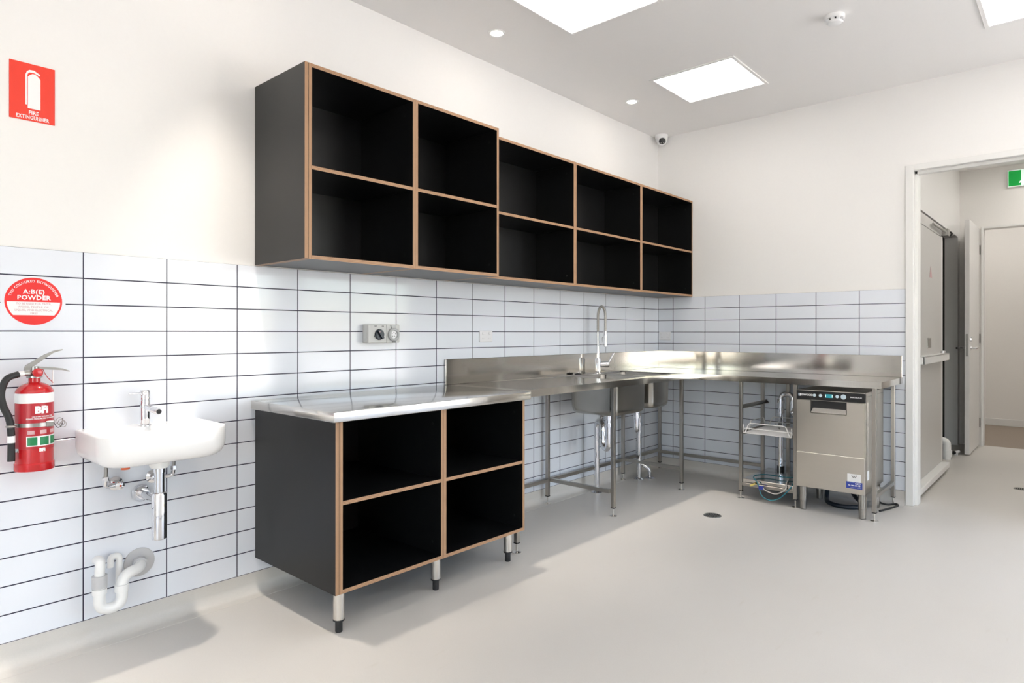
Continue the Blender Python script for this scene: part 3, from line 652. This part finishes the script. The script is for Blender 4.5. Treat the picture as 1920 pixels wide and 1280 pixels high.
for c in ((x0, y0), (x0, y1), (x1, y0), (x1, y1)): MB().tube([(c[0], c[1], zb_), (c[0] - .003, c[1], .545 if c[0] == x0 else .515)], r * 1.3, 6).build('corner_wire', 'wire', B, 60)

# detergent hoses on the lower shelf
tag(MB().tube(arc_path([(-.30, -1.37, .160), (-.42, -1.28, .160), (-.40, -1.12, .160), (-.50, -1.07, .160), (-.585, -1.10, .158), (-.612, -1.145, .135), (-.615, -1.165, .045), (-.615, -1.23, .020), (-.612, -1.30, .05), (-.60, -1.365, .130), (-.55, -1.365, .152)], .06, 6), .0042, 10).build('teal_hose', 'teal', None, 60), 'thin teal dosing hose looped over the edge of lower shelf', 'hose')
tag(MB().tube(arc_path([(-.45, -1.30, .152), (-.58, -1.33, .156), (-.612, -1.34, .12), (-.614, -1.27, .068), (-.612, -1.19, .090), (-.612, -1.168, .118)], .05, 6), .0042, 10).build('pale_hose', 'clearhose', None, 60), 'thin pale dosing hose hanging below the lower shelf', 'hose')
tag(MB().box((-.624, -1.150, .092), (-.603, -1.182, .118), .003, 2).build('hose_tag', 'bluetag', None), 'small blue tag clipped around the dosing hoses', 'tag')
tag(MB().tube([(-.613, -1.088, .108), (-.613, -1.122, .125)], [.0075, .0065], 12).build('hose_plug', 'yellow', None, 60), 'small yellow plug hanging at the shelf edge', 'plug')

# ------------------------------------------------------------------ floor drains
def drain(x, y, label, r=.05):
    t = thing('floor_drain', label, 'floor drain', (x, y, 0), 'round steel floor drains')
    MB().lathe((x, y, 0), [(r * .84, .0), (r * .84, .0025), (r, .0025), (r * 1.03, .0005), (r * 1.03, 0)], seg=32).build('rim', 'drain', t, 40)
    MB().lathe((x, y, 0), [(0, 0.0003), (r * .85, .0003), (r * .85, .0012), (0, .0012)], seg=32).build('well', 'dark', t)
    for k in range(-3, 4):
        yy = k * r * .235; h = math.sqrt(max(0, (r * .85) ** 2 - yy * yy))
        MB().box((x - h, y + yy - r * .055, .0012), (x + h, y + yy + r * .055, .0026), .0005, 1).build('grate_bar', 'drain', t)
drain(-1.157, -1.05, 'round steel floor drain in front of corner bench', .056)
drain(1.118, -2.53, 'round steel floor drain in the hall floor')

# ------------------------------------------------------------------ wall plates
def gpo(x, z, left, label):
    loc = (x, 0, z) if left else (0, x, z); t = thing('power_outlet', label, 'power outlet', loc, 'white power outlets on the tiles')
    if left:
        pl_ = MB().box((x - .058, -.0002, z - .037), (x + .058, -.009, z + .037), .003, 2).build('plate', 'plate', t)
        for s in (-.03, .03): MB().box((x + s - .009, -.009, z + .012), (x + s + .009, -.013, z + .027), .0015, 1).build('switch', 'plate', t)
        for s in (-.03, .03):
            for k in (-.006, .006): MB().box((x + s + k - .0012, -.0088, z - .018), (x + s + k + .0012, -.0093, z - .010)).build('pin_slot', 'pvcgrey', t)
    else:
        MB().box((-.0002, x - .058, z - .037), (-.009, x + .058, z + .037), .003, 2).build('plate', 'plate', t)
        for s in (-.03, .03): MB().box((-.009, x + s - .009, z + .012), (-.013, x + s + .009, z + .027), .0015, 1).build('switch', 'plate', t)
        for s in (-.03, .03):
            for k in (-.006, .006): MB().box((-.0088, x + s + k - .0012, z - .018), (-.0093, x + s + k + .0012, z - .010)).build('pin_slot', 'pvcgrey', t)
gpo(-2.236, 1.187, True, 'white power outlet on the long tiled wall left of the tap')
gpo(-.071, 1.182, False, 'white power outlet on the end wall tiles in the corner')

# isolator with round socket
ix0, ix1, iz0, iz1, iy = -3.178, -2.972, 1.155, 1.255, -.055
t = thing('isolator_switch', 'grey wall isolator box with dark rotary knob and round socket', 'isolator switch', (-3.07, 0, 1.155))
MB().box((ix0, -.0003, iz0), (ix1, iy + .012, iz1), .004, 2).build('back_box', 'iso', t)
fp = MB().box((ix0, iy + .011, iz0), (ix0 + .118, iy, iz1), .003, 2).build('switch_plate', 'iso', t)
fs = MB().box((ix0 + .119, iy + .011, iz0), (ix1, iy, iz1), .003, 2).build('socket_plate', 'iso', t)
kx, kz = ix0 + .068, (iz0 + iz1) / 2 - .004
kn = MB().lathe((kx, iy, kz), [(0, 0), (.029, 0), (.029, .006), (.026, .012), (0, .012)], (0, -1, 0), 32).build('knob', 'navy', t, 40)
g = MB().prism([Vector((kx, iy - .012, kz)) + Vector((a * math.cos(.95) - b * math.sin(.95), 0, -(a * math.sin(.95)) - b * math.cos(.95))) for a, b in ((-.026, -.006), (.026, -.006), (.026, .006), (-.026, .006))], (0, -.010, 0)).build('grip', 'navy', None); fix_sub(g, kn, t)
pk = MB().box((kx - .0017 - .010, iy - .0225, kz + .012), (kx - .008, iy - .022, kz + .017)).build('pointer_mark', 'pink', None); fix_sub(pk, kn, t)
MB().prism([(kx - .026, iy - .001, kz - .004), (kx - .036, iy - .001, kz - .008), (kx - .026, iy - .001, kz - .014)], (0, -.008, 0)).build('lock_tab', 'navy', t)
for s, xx in (('OFF', kx - .024), ('ON', kx + .024)):
    place_text('lettering', s, .009, 'black', onleft(xx, iz1 - .010, iy - .0006), t, .0003)
qx = (ix0 + .119 + ix1) / 2
MB().lathe((qx, iy, kz), [(.021, 0), (.036, 0), (.036, .010), (.030, .016), (.023, .016), (.021, .004)], (0, -1, 0), 32).build('socket_ring', 'iso2', t, 40)
MB().lathe((qx, iy, kz), [(0, .001), (.0205, .001), (.0205, .006), (0, .006)], (0, -1, 0), 32).build('socket_face', 'plate', t, 40)
for k in range(5):
    a = PI / 2 + 2 * PI * k / 5; MB().cyl((qx + .012 * math.cos(a), iy - .006, kz + .012 * math.sin(a)), (qx + .012 * math.cos(a), iy - .0066, kz + .012 * math.sin(a)), .0024, 10).build('pin_hole', 'black', t)
MB().prism([(qx - .020, iy, iz1 - .002), (qx + .020, iy, iz1 - .002), (qx + .012, iy, iz1 - .020), (qx - .012, iy, iz1 - .020)], (0, -.006, 0)).build('lid_hinge', 'iso2', t)
MB().box((qx - .008, iy, iz0 + .001), (qx + .014, iy - .007, iz0 + .007), .001, 1).build('latch', 'black', t)

# ------------------------------------------------------------------ signs
t = thing('fire_extinguisher_sign', 'red rectangular fire extinguisher sign high on the white wall', 'sign', (-4.618, .004, 2.094))
MB().box((-4.6875, .0035, 1.989), (-4.5505, .0005, 2.1985), .0005, 1).build('plate', 'signred', t)
sy = .0000
def S(u, v): return Vector((-4.6875 + u * .137, sy, 1.989 + v * .2095))       # 0..1 across, 0..1 up
MB().prism([S(.395, .215), S(.675, .215), S(.675, .755), S(.62, .80), S(.56, .83), S(.50, .83), S(.44, .80), S(.395, .765)], (0, .0004, 0)).build('pictogram', 'signwhite', t)
MB().prism([S(.345, .275), S(.378, .275), S(.378, .76), S(.395, .815), S(.43, .845), S(.52, .855), S(.67, .815), S(.665, .845), S(.53, .895), S(.43, .89), S(.375, .855), S(.345, .80)], (0, .0004, 0)).build('pictogram', 'signwhite', t)
place_text('lettering', 'FIRE', .0190, 'signwhite', onleft(-4.6155, 2.0185, sy), t, .0006, 1.10, .82)
place_text('lettering', 'EXTINGUISHER', .0190, 'signwhite', onleft(-4.6185, 2.0005, sy), t, .0005, 1.10, .71)

t = thing('powder_disc_sign', 'round red and white powder extinguisher sign on the tiles', 'sign', (-4.6145, 0, 1.326))
cx, cz, rr = -4.6145, 1.3265, .0870; y = -.0008
MB().box((cx - .098, -.0003, cz - .097), (cx + .098, y, cz + .092), .0002, 1).build('clear_backing', 'tile', t)
MB().lathe((cx, y, cz), [(0, 0), (rr, 0), (rr, .0006), (0, .0006)], (0, -1, 0), 64).build('disc', 'discred', t)
ri = rr * .925; za, zb2 = -.002, -.0515; aa = math.asin(za / ri); ab = math.asin(zb2 / ri); pts = []
for k in range(13):
    a = aa + (ab - aa) * k / 12; pts.append((cx + ri * math.cos(a), y - .0006, cz + ri * math.sin(a)))
pts += [(2 * cx - p[0], p[1], p[2]) for p in reversed(pts)]
MB().prism(pts, (0, -.0003, 0)).build('text_field', 'signwhite', t)
yt = y - .0012
place_text('lettering', 'A:B(E)', .0225, 'signwhite', onleft(cx, cz + .0345, yt), t, .0007, 1.12)
place_text('lettering', 'POWDER', .0225, 'signwhite', onleft(cx, cz + .0125, yt), t, .0007, 1.10)
for i, s in enumerate(('TO BE USED FOR PAPER,', 'WOOD, TEXTILE, OIL,', 'LIQUID, AND ELECTRICAL', 'FIRES')):
    place_text('lettering', s, .0098, 'pink', onleft(cx, cz - .0095 - i * .0118, yt), t, .0001)
def ringtext(a, b):
    ang = PI / 2 - a / .0765; q = .0735 + b; return Vector((cx + q * math.cos(ang), yt, cz + q * math.sin(ang)))
place_text('lettering', 'THIS COLOURED EXTINGUISHER', .0118, 'signwhite', ringtext, t, .0002, 1.18)

# ------------------------------------------------------------------ fire extinguisher
ex, ey = -4.628, -.075; er = .0570
X = thing('fire_extinguisher', 'red powder fire extinguisher with black hose hung on the wall', 'fire extinguisher', (ex, ey, .722))
MB().lathe((ex, ey, 0), [(0, .722), (er + .002, .722), (er + .003, .727), (er + .003, .746), (er, .750), (er, .995)] + [(er * math.cos(a) if k < 7 else .018, .995 + .040 * math.sin(a)) for k, a in [(k, PI / 2 * k / 8) for k in range(1, 8)]] + [(.018, 1.052), (0, 1.052)], seg=48).build('cylinder', 'red', X, 35)
def wrap(r, cz_, a0=0.0):
    def f(a, b):
        th = a0 + a / r; return Vector((ex + r * math.sin(th), ey - r * math.cos(th), cz_ + b))
    return f
def band(name, m, z0, z1, r, a0=-PI, a1=PI, seg=64):
    full = abs(a1 - a0) > 6.28; n = seg; rows = []
    for z in (z0, z1): rows.append([Vector((ex + r * math.sin(a0 + (a1 - a0) * k / n), ey - r * math.cos(a0 + (a1 - a0) * k / n), z)) for k in range(n + 1)])
    return MB().rings(rows, False, False, closed=False).build(name, m, X, 60)
band('white_band', 'signwhite', .962, .9965, er + .0004)
band('label_sheet', 'label', .800, .961, er + .0003, -1.5, 1.5)
place_text('lettering', 'BFi', .0330, 'signwhite', wrap(er + .0009, .937, .18), X, .0022, 1.0, 1.0)
place_text('lettering', '1.5KG DRY POWDER TYPE', .0058, 'signwhite', wrap(er + .0009, .914, .25), X, .0002)
place_text('lettering', 'STORED PRESSURE FIRE EXTINGUISHER', .0058, 'signwhite', wrap(er + .0009, .907, .25), X, .0002)
band('white_panel', 'signwhite', .810, .846, er + .0006, -.62, 1.25)
for a in (-.56, .08, .70): band('green_panel', 'green', .8135, .8425, er + .0010, a, a + .50, 10)
for a in (-.62, .02, .64): band('pink_panel', 'pink', .853, .866, er + .0006, a + .06, a + .42, 8)
place_text('lettering', 'BFi', .0155, 'signwhite', wrap(er + .0009, .796, .20), X, .0011)
place_text('lettering', 'BFi', .0155, 'signwhite', wrap(er + .0009, .796, -1.25), X, .0011)
st = MB()
rows = []
for z in (.878, .892): rows.append([Vector((ex + (er + .0018) * math.sin(a), ey - (er + .0018) * math.cos(a), z)) for a in [2 * PI * k / 48 for k in range(48)]])
rows2 = [[Vector((ex + (er + .0030) * math.sin(a), ey - (er + .0030) * math.cos(a), z)) for a in [2 * PI * k / 48 for k in range(48)]] for z in (.892, .878)]
st.rings(rows + rows2, False, False); st.build('strap', 'galv', X, 40)
MB().box((ex + .022, ey - er - .001, .876), (ex + .045, ey - er + .020, .896), .002, 1).build('strap_latch', 'galv', X)
for k in range(3):
    p = Vector((ex + .066 + .006 * k, ey - .035, .885 + .006 * (1 - k)))
    MB().tube([p + Vector((.010 * math.cos(a), .004 * math.sin(a * 2), .012 * math.sin(a))) for a in [2 * PI * j / 14 for j in range(15)]], .0010, 6).build('wire_loop', 'galv', X, 60)
MB().tube(arc_path([(ex + .046, ey - .052, .888), (ex + .058, ey - .045, .866), (ex + .075, ey - .035, .872), (ex + .078, ey - .03, .90)], .01), .0012, 6).build('wire_loop', 'rubber', X, 60)
MB().box((ex - .012, -.0006, .78), (ex + .012, ey + er - .001, .80), .001, 1).build('wall_bracket', 'galv', X)
MB().box((ex - .016, -.0005, .76), (ex + .016, -.004, 1.02), .001, 1).build('wall_bracket', 'galv', X)
# valve, gauge, handles
MB().lathe((ex, ey, 0), [(0, 1.050), (.024, 1.050), (.024, 1.056), (.014, 1.058), (.014, 1.090), (0, 1.090)], seg=20).build('valve', 'galv', X, 40)
MB().lathe((ex + .004, ey - .012, 1.068), [(0, 0), (.015, 0), (.016, .004), (.016, .012), (.012, .014), (0, .014)], (.1, -1, 0), 20).build('gauge', 'red', X, 40)
MB().prism([(ex - .030, ey - .009, 1.083), (ex - .026, ey - .009, 1.094), (ex + .030, ey - .009, 1.132), (ex + .060, ey - .009, 1.146), (ex + .083, ey - .009, 1.150), (ex + .083, ey - .009, 1.147), (ex + .055, ey - .009, 1.138), (ex - .010, ey - .009, 1.086)], (0, .018, 0)).build('squeeze_lever', 'galv', X)
MB().prism([(ex - .030, ey - .009, 1.076), (ex - .030, ey - .009, 1.085), (ex + .020, ey - .009, 1.088), (ex + .060, ey - .009, 1.084), (ex + .085, ey - .009, 1.079), (ex + .105, ey - .009, 1.070), (ex + .104, ey - .009, 1.067), (ex + .08, ey - .009, 1.074), (ex + .03, ey - .009, 1.078)], (0, .018, 0)).build('carry_handle', 'galv', X)
MB().tube(arc_path([(ex + .022, ey - .012, 1.08), (ex + .03, ey - .02, 1.055), (ex + .05, ey - .025, 1.03)], .02), .0012, 6).build('safety_tie', 'red', X, 60)
MB().box((ex + .049, ey - .022, 1.022), (ex + .052, ey - .012, 1.075), .0005, 1).build('tag', 'signwhite', X)
MB().cyl((ex - .012, ey - .01, 1.066), (ex - .035, ey - .016, 1.066), .008, 14).build('hose_fitting', 'galv', X, 40)
MB().cyl((ex - .035, ey - .016, 1.066), (ex - .052, ey - .020, 1.065), .0098, 14).build('hose_collar', 'signwhite', X, 40)
MB().tube(arc_path([(ex - .050, ey - .020, 1.065), (ex - .085, ey - .028, 1.055), (ex - .103, ey - .030, 1.005), (ex - .095, ey - .030, .955), (ex - .076, ey - .030, .912), (ex - .072, ey - .030, .852)], .04, 8), .0112, 16).build('hose', 'rubber', X, 60)
MB().cyl((ex - .072, ey - .030, .852), (ex - .072, ey - .030, .828), .0116, 16).build('hose_collar', 'signwhite', X, 40)
MB().tube([(ex - .072, ey - .030, .828), (ex - .072, ey - .030, .764)], [.0108, .0118], 16).build('nozzle', 'rubber', X, 40)
MB().tube([(ex - .072 + .0135 * math.cos(a), ey - .030 + .0135 * math.sin(a), .885) for a in [2 * PI * k / 16 for k in range(17)]], .004, 6).build('hose_clip', 'galv', X, 60)
MB().cyl((ex - .06, ey - .026, .885), (ex - .04, ey - .015, .885), .004, 8).build('hose_clip', 'galv', X)

# ------------------------------------------------------------------ hand basin
bx0, bx1, byf, bz0, bz1 = -4.484, -4.024, -.325, .716, .838
BX = thing('hand_basin', 'small white ceramic wall basin between extinguisher and floor cabinet', 'basin', (-4.256, 0, bz0))
def dshape(ins, z, rr, back=-.0004):
    """D-like outline: square at the wall, rounded at the front"""
    x0, x1, yf = bx0 + ins, bx1 - ins, byf + ins; out = [Vector((x1, back, z))]
    for cxx, a0 in ((x1 - rr, 0), (x0 + rr, -PI / 2)):
        for k in range(9):
            a = a0 - PI / 2 * k / 8; out.append(Vector((cxx + rr * math.cos(a), yf + rr + rr * math.sin(a), z)))
    out.append(Vector((x0, back, z))); return out
outer = [dshape(.075, bz0, .050), dshape(.058, bz0 + .0005, .055)]
for k in range(1, 11):
    a = PI / 2 * k / 10; outer.append(dshape(.052 * (1 - math.sin(a)) ** 1.15, bz0 + .001 + .066 * (1 - math.cos(a)), .060 + .028 * math.sin(a)))
outer += [dshape(0.0, bz1 - .006, .088), dshape(.0025, bz1 - .001, .086), dshape(.006, bz1, .082)]
MB().rings(outer, True, False).build('basin_body', 'ceramic', BX, 60)
# flat deck with bowl opening
bm = bmesh.new(); o_ = dshape(.006, bz1, .082); h_ = rrect(bx0 + .022, bx1 - .022, byf + .022, -.105, .062, bz1, 7)
es = []
for pts in (o_, h_):
    vv = [bm.verts.new(p) for p in pts]; es += [bm.edges.new((vv[i], vv[(i + 1) % len(vv)])) for i in range(len(vv))]
bmesh.ops.triangle_fill(bm, edges=es, use_beauty=True); mb = MB(); mb.bm.free(); mb.bm = bm; mb.build('deck', 'ceramic', BX)
def hole(ins, z, rr): return rrect(bx0 + .022 + ins, bx1 - .022 - ins, byf + .022 + ins, -.105 - ins, rr, z, 7)
MB().rings([hole(0, bz1, .062), hole(.004, bz1 - .004, .062), hole(.010, bz1 - .02, .062), hole(.018, bz1 - .06, .06), hole(.035, bz1 - .082, .055), hole(.06, bz1 - .090, .04)], False, True).build('bowl', 'ceramic', BX, 60)
MB().lathe((-4.256, -.112, .806), [(0, 0), (.013, 0), (.013, .003), (.010, .004), (0, .004)], (0, -1, .15), 20).build('overflow_ring', 'chrome', BX, 40)
MB().lathe((-4.256, -.20, bz0 + .002), [(.0, .001), (.036, .001), (.036, -.022), (.030, -.032), (.0, -.032)], seg=28).build('waste_collar', 'pvc', BX, 40)
MB().lathe((-4.365, -.17, bz0 + .002), [(.0, .001), (.015, .001), (.015, -.026), (0, -.026)], seg=20).build('fixing_cap', 'orange', BX, 40)
# mixer tap
tx2, ty2 = -4.262, -.062
t = thing('basin_tap', 'chrome pin lever mixer tap standing on the hand basin', 'tap', (tx2, ty2, bz1))
MB().lathe((tx2, ty2, bz1), [(0, 0), (.023, 0), (.023, .003), (.0185, .005), (.0185, .100), (.0172, .101), (.0172, .104), (.0185, .105), (.0185, .138), (.016, .141), (0, .141)], seg=32).build('body', 'chrome', t, 40)
MB().lathe((tx2, ty2, bz1 + .075), [(0, 0), (.0125, 0), (.0125, .115), (.0105, .118), (0, .118)], (.10, -1, -.10), 24).build('spout', 'chrome', t, 40)
MB().lathe(Vector((tx2, ty2, bz1 + .075)) + Vector((.10, -1, -.10)).normalized() * .1182, [(0, 0), (.0095, 0), (.0095, .0012), (0, .0012)], (.10, -1, -.10), 20).build('aerator', 'black', t)
MB().tube([(tx2 - .012, ty2, bz1 + .130), (tx2 - .062, ty2 - .012, bz1 + .132)], [.0042, .0036], 10).build('lever', 'chrome', t, 50)
# bottle trap
t = thing('bottle_trap', 'chrome bottle trap with wall outlet below the hand basin', 'bottle trap', (-4.256, -.20, .41))
MB().lathe((-4.256, -.20, 0), [(0, .684), (.0215, .684), (.0215, .668), (.0185, .670), (.0185, .590), (.0245, .588), (.0275, .580), (.0275, .412), (.025, .409), (0, .409)], seg=36).build('bottle', 'chrome', t, 35)
MB().tube(arc_path([(-4.256, -.20, .555), (-4.256, -.10, .555), (-4.256, -.010, .555)], .02), .016, 20).build('outlet_pipe', 'chrome', t, 60)
MB().lathe((-4.256, -.0004, .555), [(0, 0), (.036, 0), (.036, .006), (.030, .020), (.022, .030), (0, .030)], (0, -1, 0), 32).build('wall_flange', 'chrome', t, 40)
# stop valves
def stop(x, z, label, hx, hz):
    t = thing('stop_valve', label, 'valve', (x, 0, z))
    MB().lathe((x, -.0004, z), [(0, 0), (.028, 0), (.027, .005), (.014, .011), (.012, .05), (0, .05)], (0, -1, 0), 26).build('wall_flange', 'chrome', t, 40)
    MB().lathe((x, -.042, z), [(0, 0), (.014, .0), (.016, .004), (.016, .020), (.008, .024), (0, .024)], (0, -1, 0), 18).build('handle', 'chrome', t, 40)
    MB().lathe((x, -.0663, z), [(0, 0), (.0045, 0), (.004, .001), (0, .0012)], (0, -1, 0), 12).build('indicator', 'orange', t)
    MB().tube(arc_path([(x, -.036, z), (hx, -.045, z), (hx, -.055, z + .03)], .015), .0085, 12).build('elbow', 'chrome', t, 60)
    MB().lathe((hx, -.055, z + .025), [(0, 0), (.0115, 0), (.0115, .016), (0, .016)], seg=6).build('nut', 'chrome', t)
    MB().tube(arc_path([(hx, -.055, z + .04), (hx, -.058, z + .07), (hx, -.06, bz0 + .0015)], .02), .007, 12).build('riser', 'galv', t, 60)
    MB().lathe((hx, -.06, bz0 - .022), [(0, 0), (.0115, 0), (.0115, .022), (0, .022)], seg=6).build('nut', 'chrome', t)
stop(-4.350, .610, 'chrome stop valve under the left end of basin', -4.398, .6)
stop(-4.212, .616, 'chrome stop valve behind the bottle trap under basin', -4.150, .6)

# white P trap at low level
T2 = thing('waste_trap', 'white plastic waste trap with round grey plate low on the tiles', 'waste trap', (-4.27, 0, .27))
MB().lathe((-4.262, -.0004, .272), [(0, 0), (.058, 0), (.057, .003), (.050, .004), (0, .004)], (0, -1, 0), 40).build('wall_plate', 'pvcgrey', T2, 40)
MB().tube(arc_path([(-4.262, -.004, .272), (-4.275, -.055, .268), (-4.350, -.085, .262), (-4.352, -.088, .150), (-4.428, -.088, .150), (-4.428, -.088, .245)], .052, 10), .0205, 20).build('trap_bend', 'pvc', T2, 60)
MB().lathe((-4.262, -.004, .272), [(0, 0), (.026, 0), (.026, .03), (0, .03)], (-.2, -1, 0), 24).build('socket', 'pvcgrey', T2, 40)
MB().lathe((-4.352, -.088, .205), [(.0, 0), (.025, 0), (.025, .026), (0, .026)], seg=24).build('coupling_nut', 'pvc', T2, 40)
MB().lathe((-4.428, -.088, .215), [(.0, 0), (.025, 0), (.025, .02), (0, .02)], seg=24).build('coupling_nut', 'pvc', T2, 40)
MB().lathe((-4.428, -.088, .240), [(.0, 0), (.026, 0), (.026, .045), (0, .045)], seg=24).build('coupling_nut', 'pvcgrey', T2, 40)
MB().tube(arc_path([(-4.428, -.088, .285), (-4.425, -.088, .335), (-4.424, -.060, .338), (-4.424, -.040, .33)], .03, 8), .0175, 18).build('inlet_bend', 'pvc', T2, 60)
MB().tube(arc_path([(-4.345, -.030, .215), (-4.345, -.034, .330), (-4.375, -.036, .332), (-4.378, -.036, .29)], .03, 8), .0115, 16).build('vent_bend', 'pvc', T2, 60)

# ------------------------------------------------------------------ hall things
SD = thing('sliding_door', 'grey sliding door with white bar handle just inside the hall', 'door', (.97, -1.93, 0))
ly = -1.948
MB().box((.20, ly, .035), (1.52, ly + .04, 2.055), .002, 1).build('leaf', 'leaf', SD)
MB().box((.145, ly - .03, 0), (.20, ly + .07, 2.345), .002, 1).build('guide_post', 'frame', SD)
MB().box((1.52, ly + .002, .0), (1.60, YH - .003, 2.075), .002, 1).build('edge_strip', 'frame', SD)
MB().box((.20, ly + .002, 2.06), (1.60, YH - .003, 2.15), .002, 1).build('top_track', 'leaf', SD)
bar_ = MB(); bar_.box((.36, ly - .062, .975), (1.50, ly - .050, 1.035), .003, 2); bar_.box((.36, ly - .062, .975), (.375, ly, 1.035), .003, 2); bar_.box((.36, ly - .062, 1.028), (1.50, ly, 1.035), .001, 1)
bar_.build('bar_handle', 'frame', SD)
MB().box((.205, ly - .062, .032), (1.52, ly, .078), .004, 2).build('bottom_guide', 'frame', SD)
MB().box((.85, ly - .006, 1.09), (.99, ly, 1.17), .001, 1).build('lock_plate', 'galv', SD)
MB().lathe((1.25, ly - .05, 1.04), [(0, 0), (.02, 0), (.018, .02), (0, .022)], seg=16).build('snib', 'chrome', SD, 40)
MB().prism([(.94, ly - .001, 1.665), (1.05, ly - .001, 1.665), (.995, ly - .001, 1.76)], (0, -.001, 0)).build('warning_sticker', 'pink', SD)
MB().tube([(1.0, ly - .016, 2.105), (1.78, ly - .030, 2.105)], .010, 10).build('closer_rod', 'galv', SD, 50)
MB().box((1.55, ly - .045, 2.07), (1.66, ly + .003, 2.13), .003, 1).build('closer_bracket', 'galv', SD)
MB().cyl((1.74, ly - .030, 2.105), (1.80, ly - .030, 2.105), .024, 16).build('closer_cap', 'black', SD)

D = thing('hall_door', 'white open hall door leaf with lever handle, seen edge on', 'door', (2.86, -2.03, 0))
MB().box((2.475, -2.046, .012), (3.238, -2.006, 2.328), .0015, 1).build('leaf', 'leafw', D)
MB().box((2.4735, -2.037, .98), (2.475, -2.015, 1.20), .0005, 1).build('lock_plate', 'galv', D)
MB().lathe((2.545, -2.046, 1.06), [(0, 0), (.026, 0), (.026, .006), (.011, .008), (.011, .045), (0, .045)], (0, -1, 0), 20).build('handle_rose', 'chrome', D, 40)
MB().tube(arc_path([(2.545, -2.085, 1.06), (2.56, -2.098, 1.06), (2.67, -2.098, 1.06)], .01), .0095, 12).build('lever_handle', 'chrome', D, 50)
MB().lathe((2.545, -2.046, 1.145), [(0, 0), (.026, 0), (.024, .010), (0, .012)], (0, -1, 0), 20).build('lock_cylinder', 'chrome', D, 40)
MB().lathe((2.545, -2.006, 1.06), [(0, 0), (.026, 0), (.026, .006), (.011, .008), (.011, .045), (0, .045)], (0, 1, 0), 20).build('handle_rose', 'chrome', D, 40)
MB().tube(arc_path([(2.545, -1.968, 1.06), (2.53, -1.955, 1.06), (2.44, -1.945, 1.06)], .01), .0095, 12).build('lever_handle', 'chrome', D, 50)
for z in (.25, 1.15, 2.1): MB().cyl((3.242, -2.050, z - .05), (3.242, -2.050, z + .05), .007, 10).build('hinge', 'galv', D)

ES = thing('exit_sign', 'green illuminated exit sign on the hall end wall', 'exit sign', (XH, -2.47, 2.735))
MB().box((XH - .030, -2.288, 2.728), (XH - .0005, -2.66, 2.905), .004, 2).build('housing', 'white', ES)
MB().box((XH - .0320, -2.292, 2.732), (XH - .030, -2.656, 2.901)).build('border', 'exitw', ES)
MB().box((XH - .0335, -2.297, 2.738), (XH - .032, -2.651, 2.895)).build('green_face', 'exitg', ES)
ef = XH - .0342
def E_(u, v): return Vector((ef, -2.297 - u, 2.738 + v))
MB().prism([E_(.105, .0), E_(.185, .0), E_(.185, .157), E_(.105, .157)], (.0005, 0, 0)).build('pictogram_door', 'exitw', ES)
MB().prism([E_(.085, .030), E_(.100, .048), E_(.118, .050), E_(.135, .075), E_(.150, .040), E_(.172, .012), E_(.160, .008), E_(.138, .040), E_(.128, .030), E_(.108, .040), E_(.095, .022)], (-.0006, 0, 0)).build('pictogram_runner', 'exitw', ES)
MB().lathe(E_(.150, .120), [(0, 0), (.012, 0), (.012, .0008), (0, .0008)], (-1, 0, 0), 16).build('pictogram_runner', 'exitg', ES)

t = thing('floor_pipe', 'short white plastic pipe elbow by the dark hall recess', 'pipe', (2.13, -1.905, 0))
MB().tube(arc_path([(2.13, -1.905, 0), (2.13, -1.905, .17), (2.13, -1.84, .18)], .05, 8), .035, 18).build('elbow', 'pvc', t, 60)
MB().lathe((2.13, -1.905, 0), [(0, .03), (.043, .03), (.043, .09), (0, .09)], seg=22).build('socket', 'pvc', t, 40)
t = thing('door_stop_peg', 'small white floor door stop beside the hall door', 'door stop', (2.40, -1.93, 0))
MB().cyl((2.40, -1.93, .03), (2.50, -1.955, .03), .014, 14).build('peg', 'white', t, 40); MB().cyl((2.385, -1.926, .03), (2.40, -1.93, .03), .018, 14).build('tip', 'rubber', t, 40)
MB().box((2.43, -1.925, 0), (2.46, -1.955, .03), .002, 1).build('foot', 'white', t)
# unseen ceiling panels added to brighten the hall and far room
panel(1.9, -3.1, 'square fill panel added between the other hall panels, outside the picture'); panel(1.0, -2.85, 'square fill panel added in the hall, outside the picture'); panel(2.75, -2.85, 'square fill panel added at hall end, outside the picture')
panel(4.4, -1.7, 'square fill panel added in the far room beside its wall, outside the picture'); panel(4.4, -3.6, 'square fill panel added deeper in the far room, outside the picture'); panel(4.4, -2.6, 'square fill panel added in the far room, outside the picture')
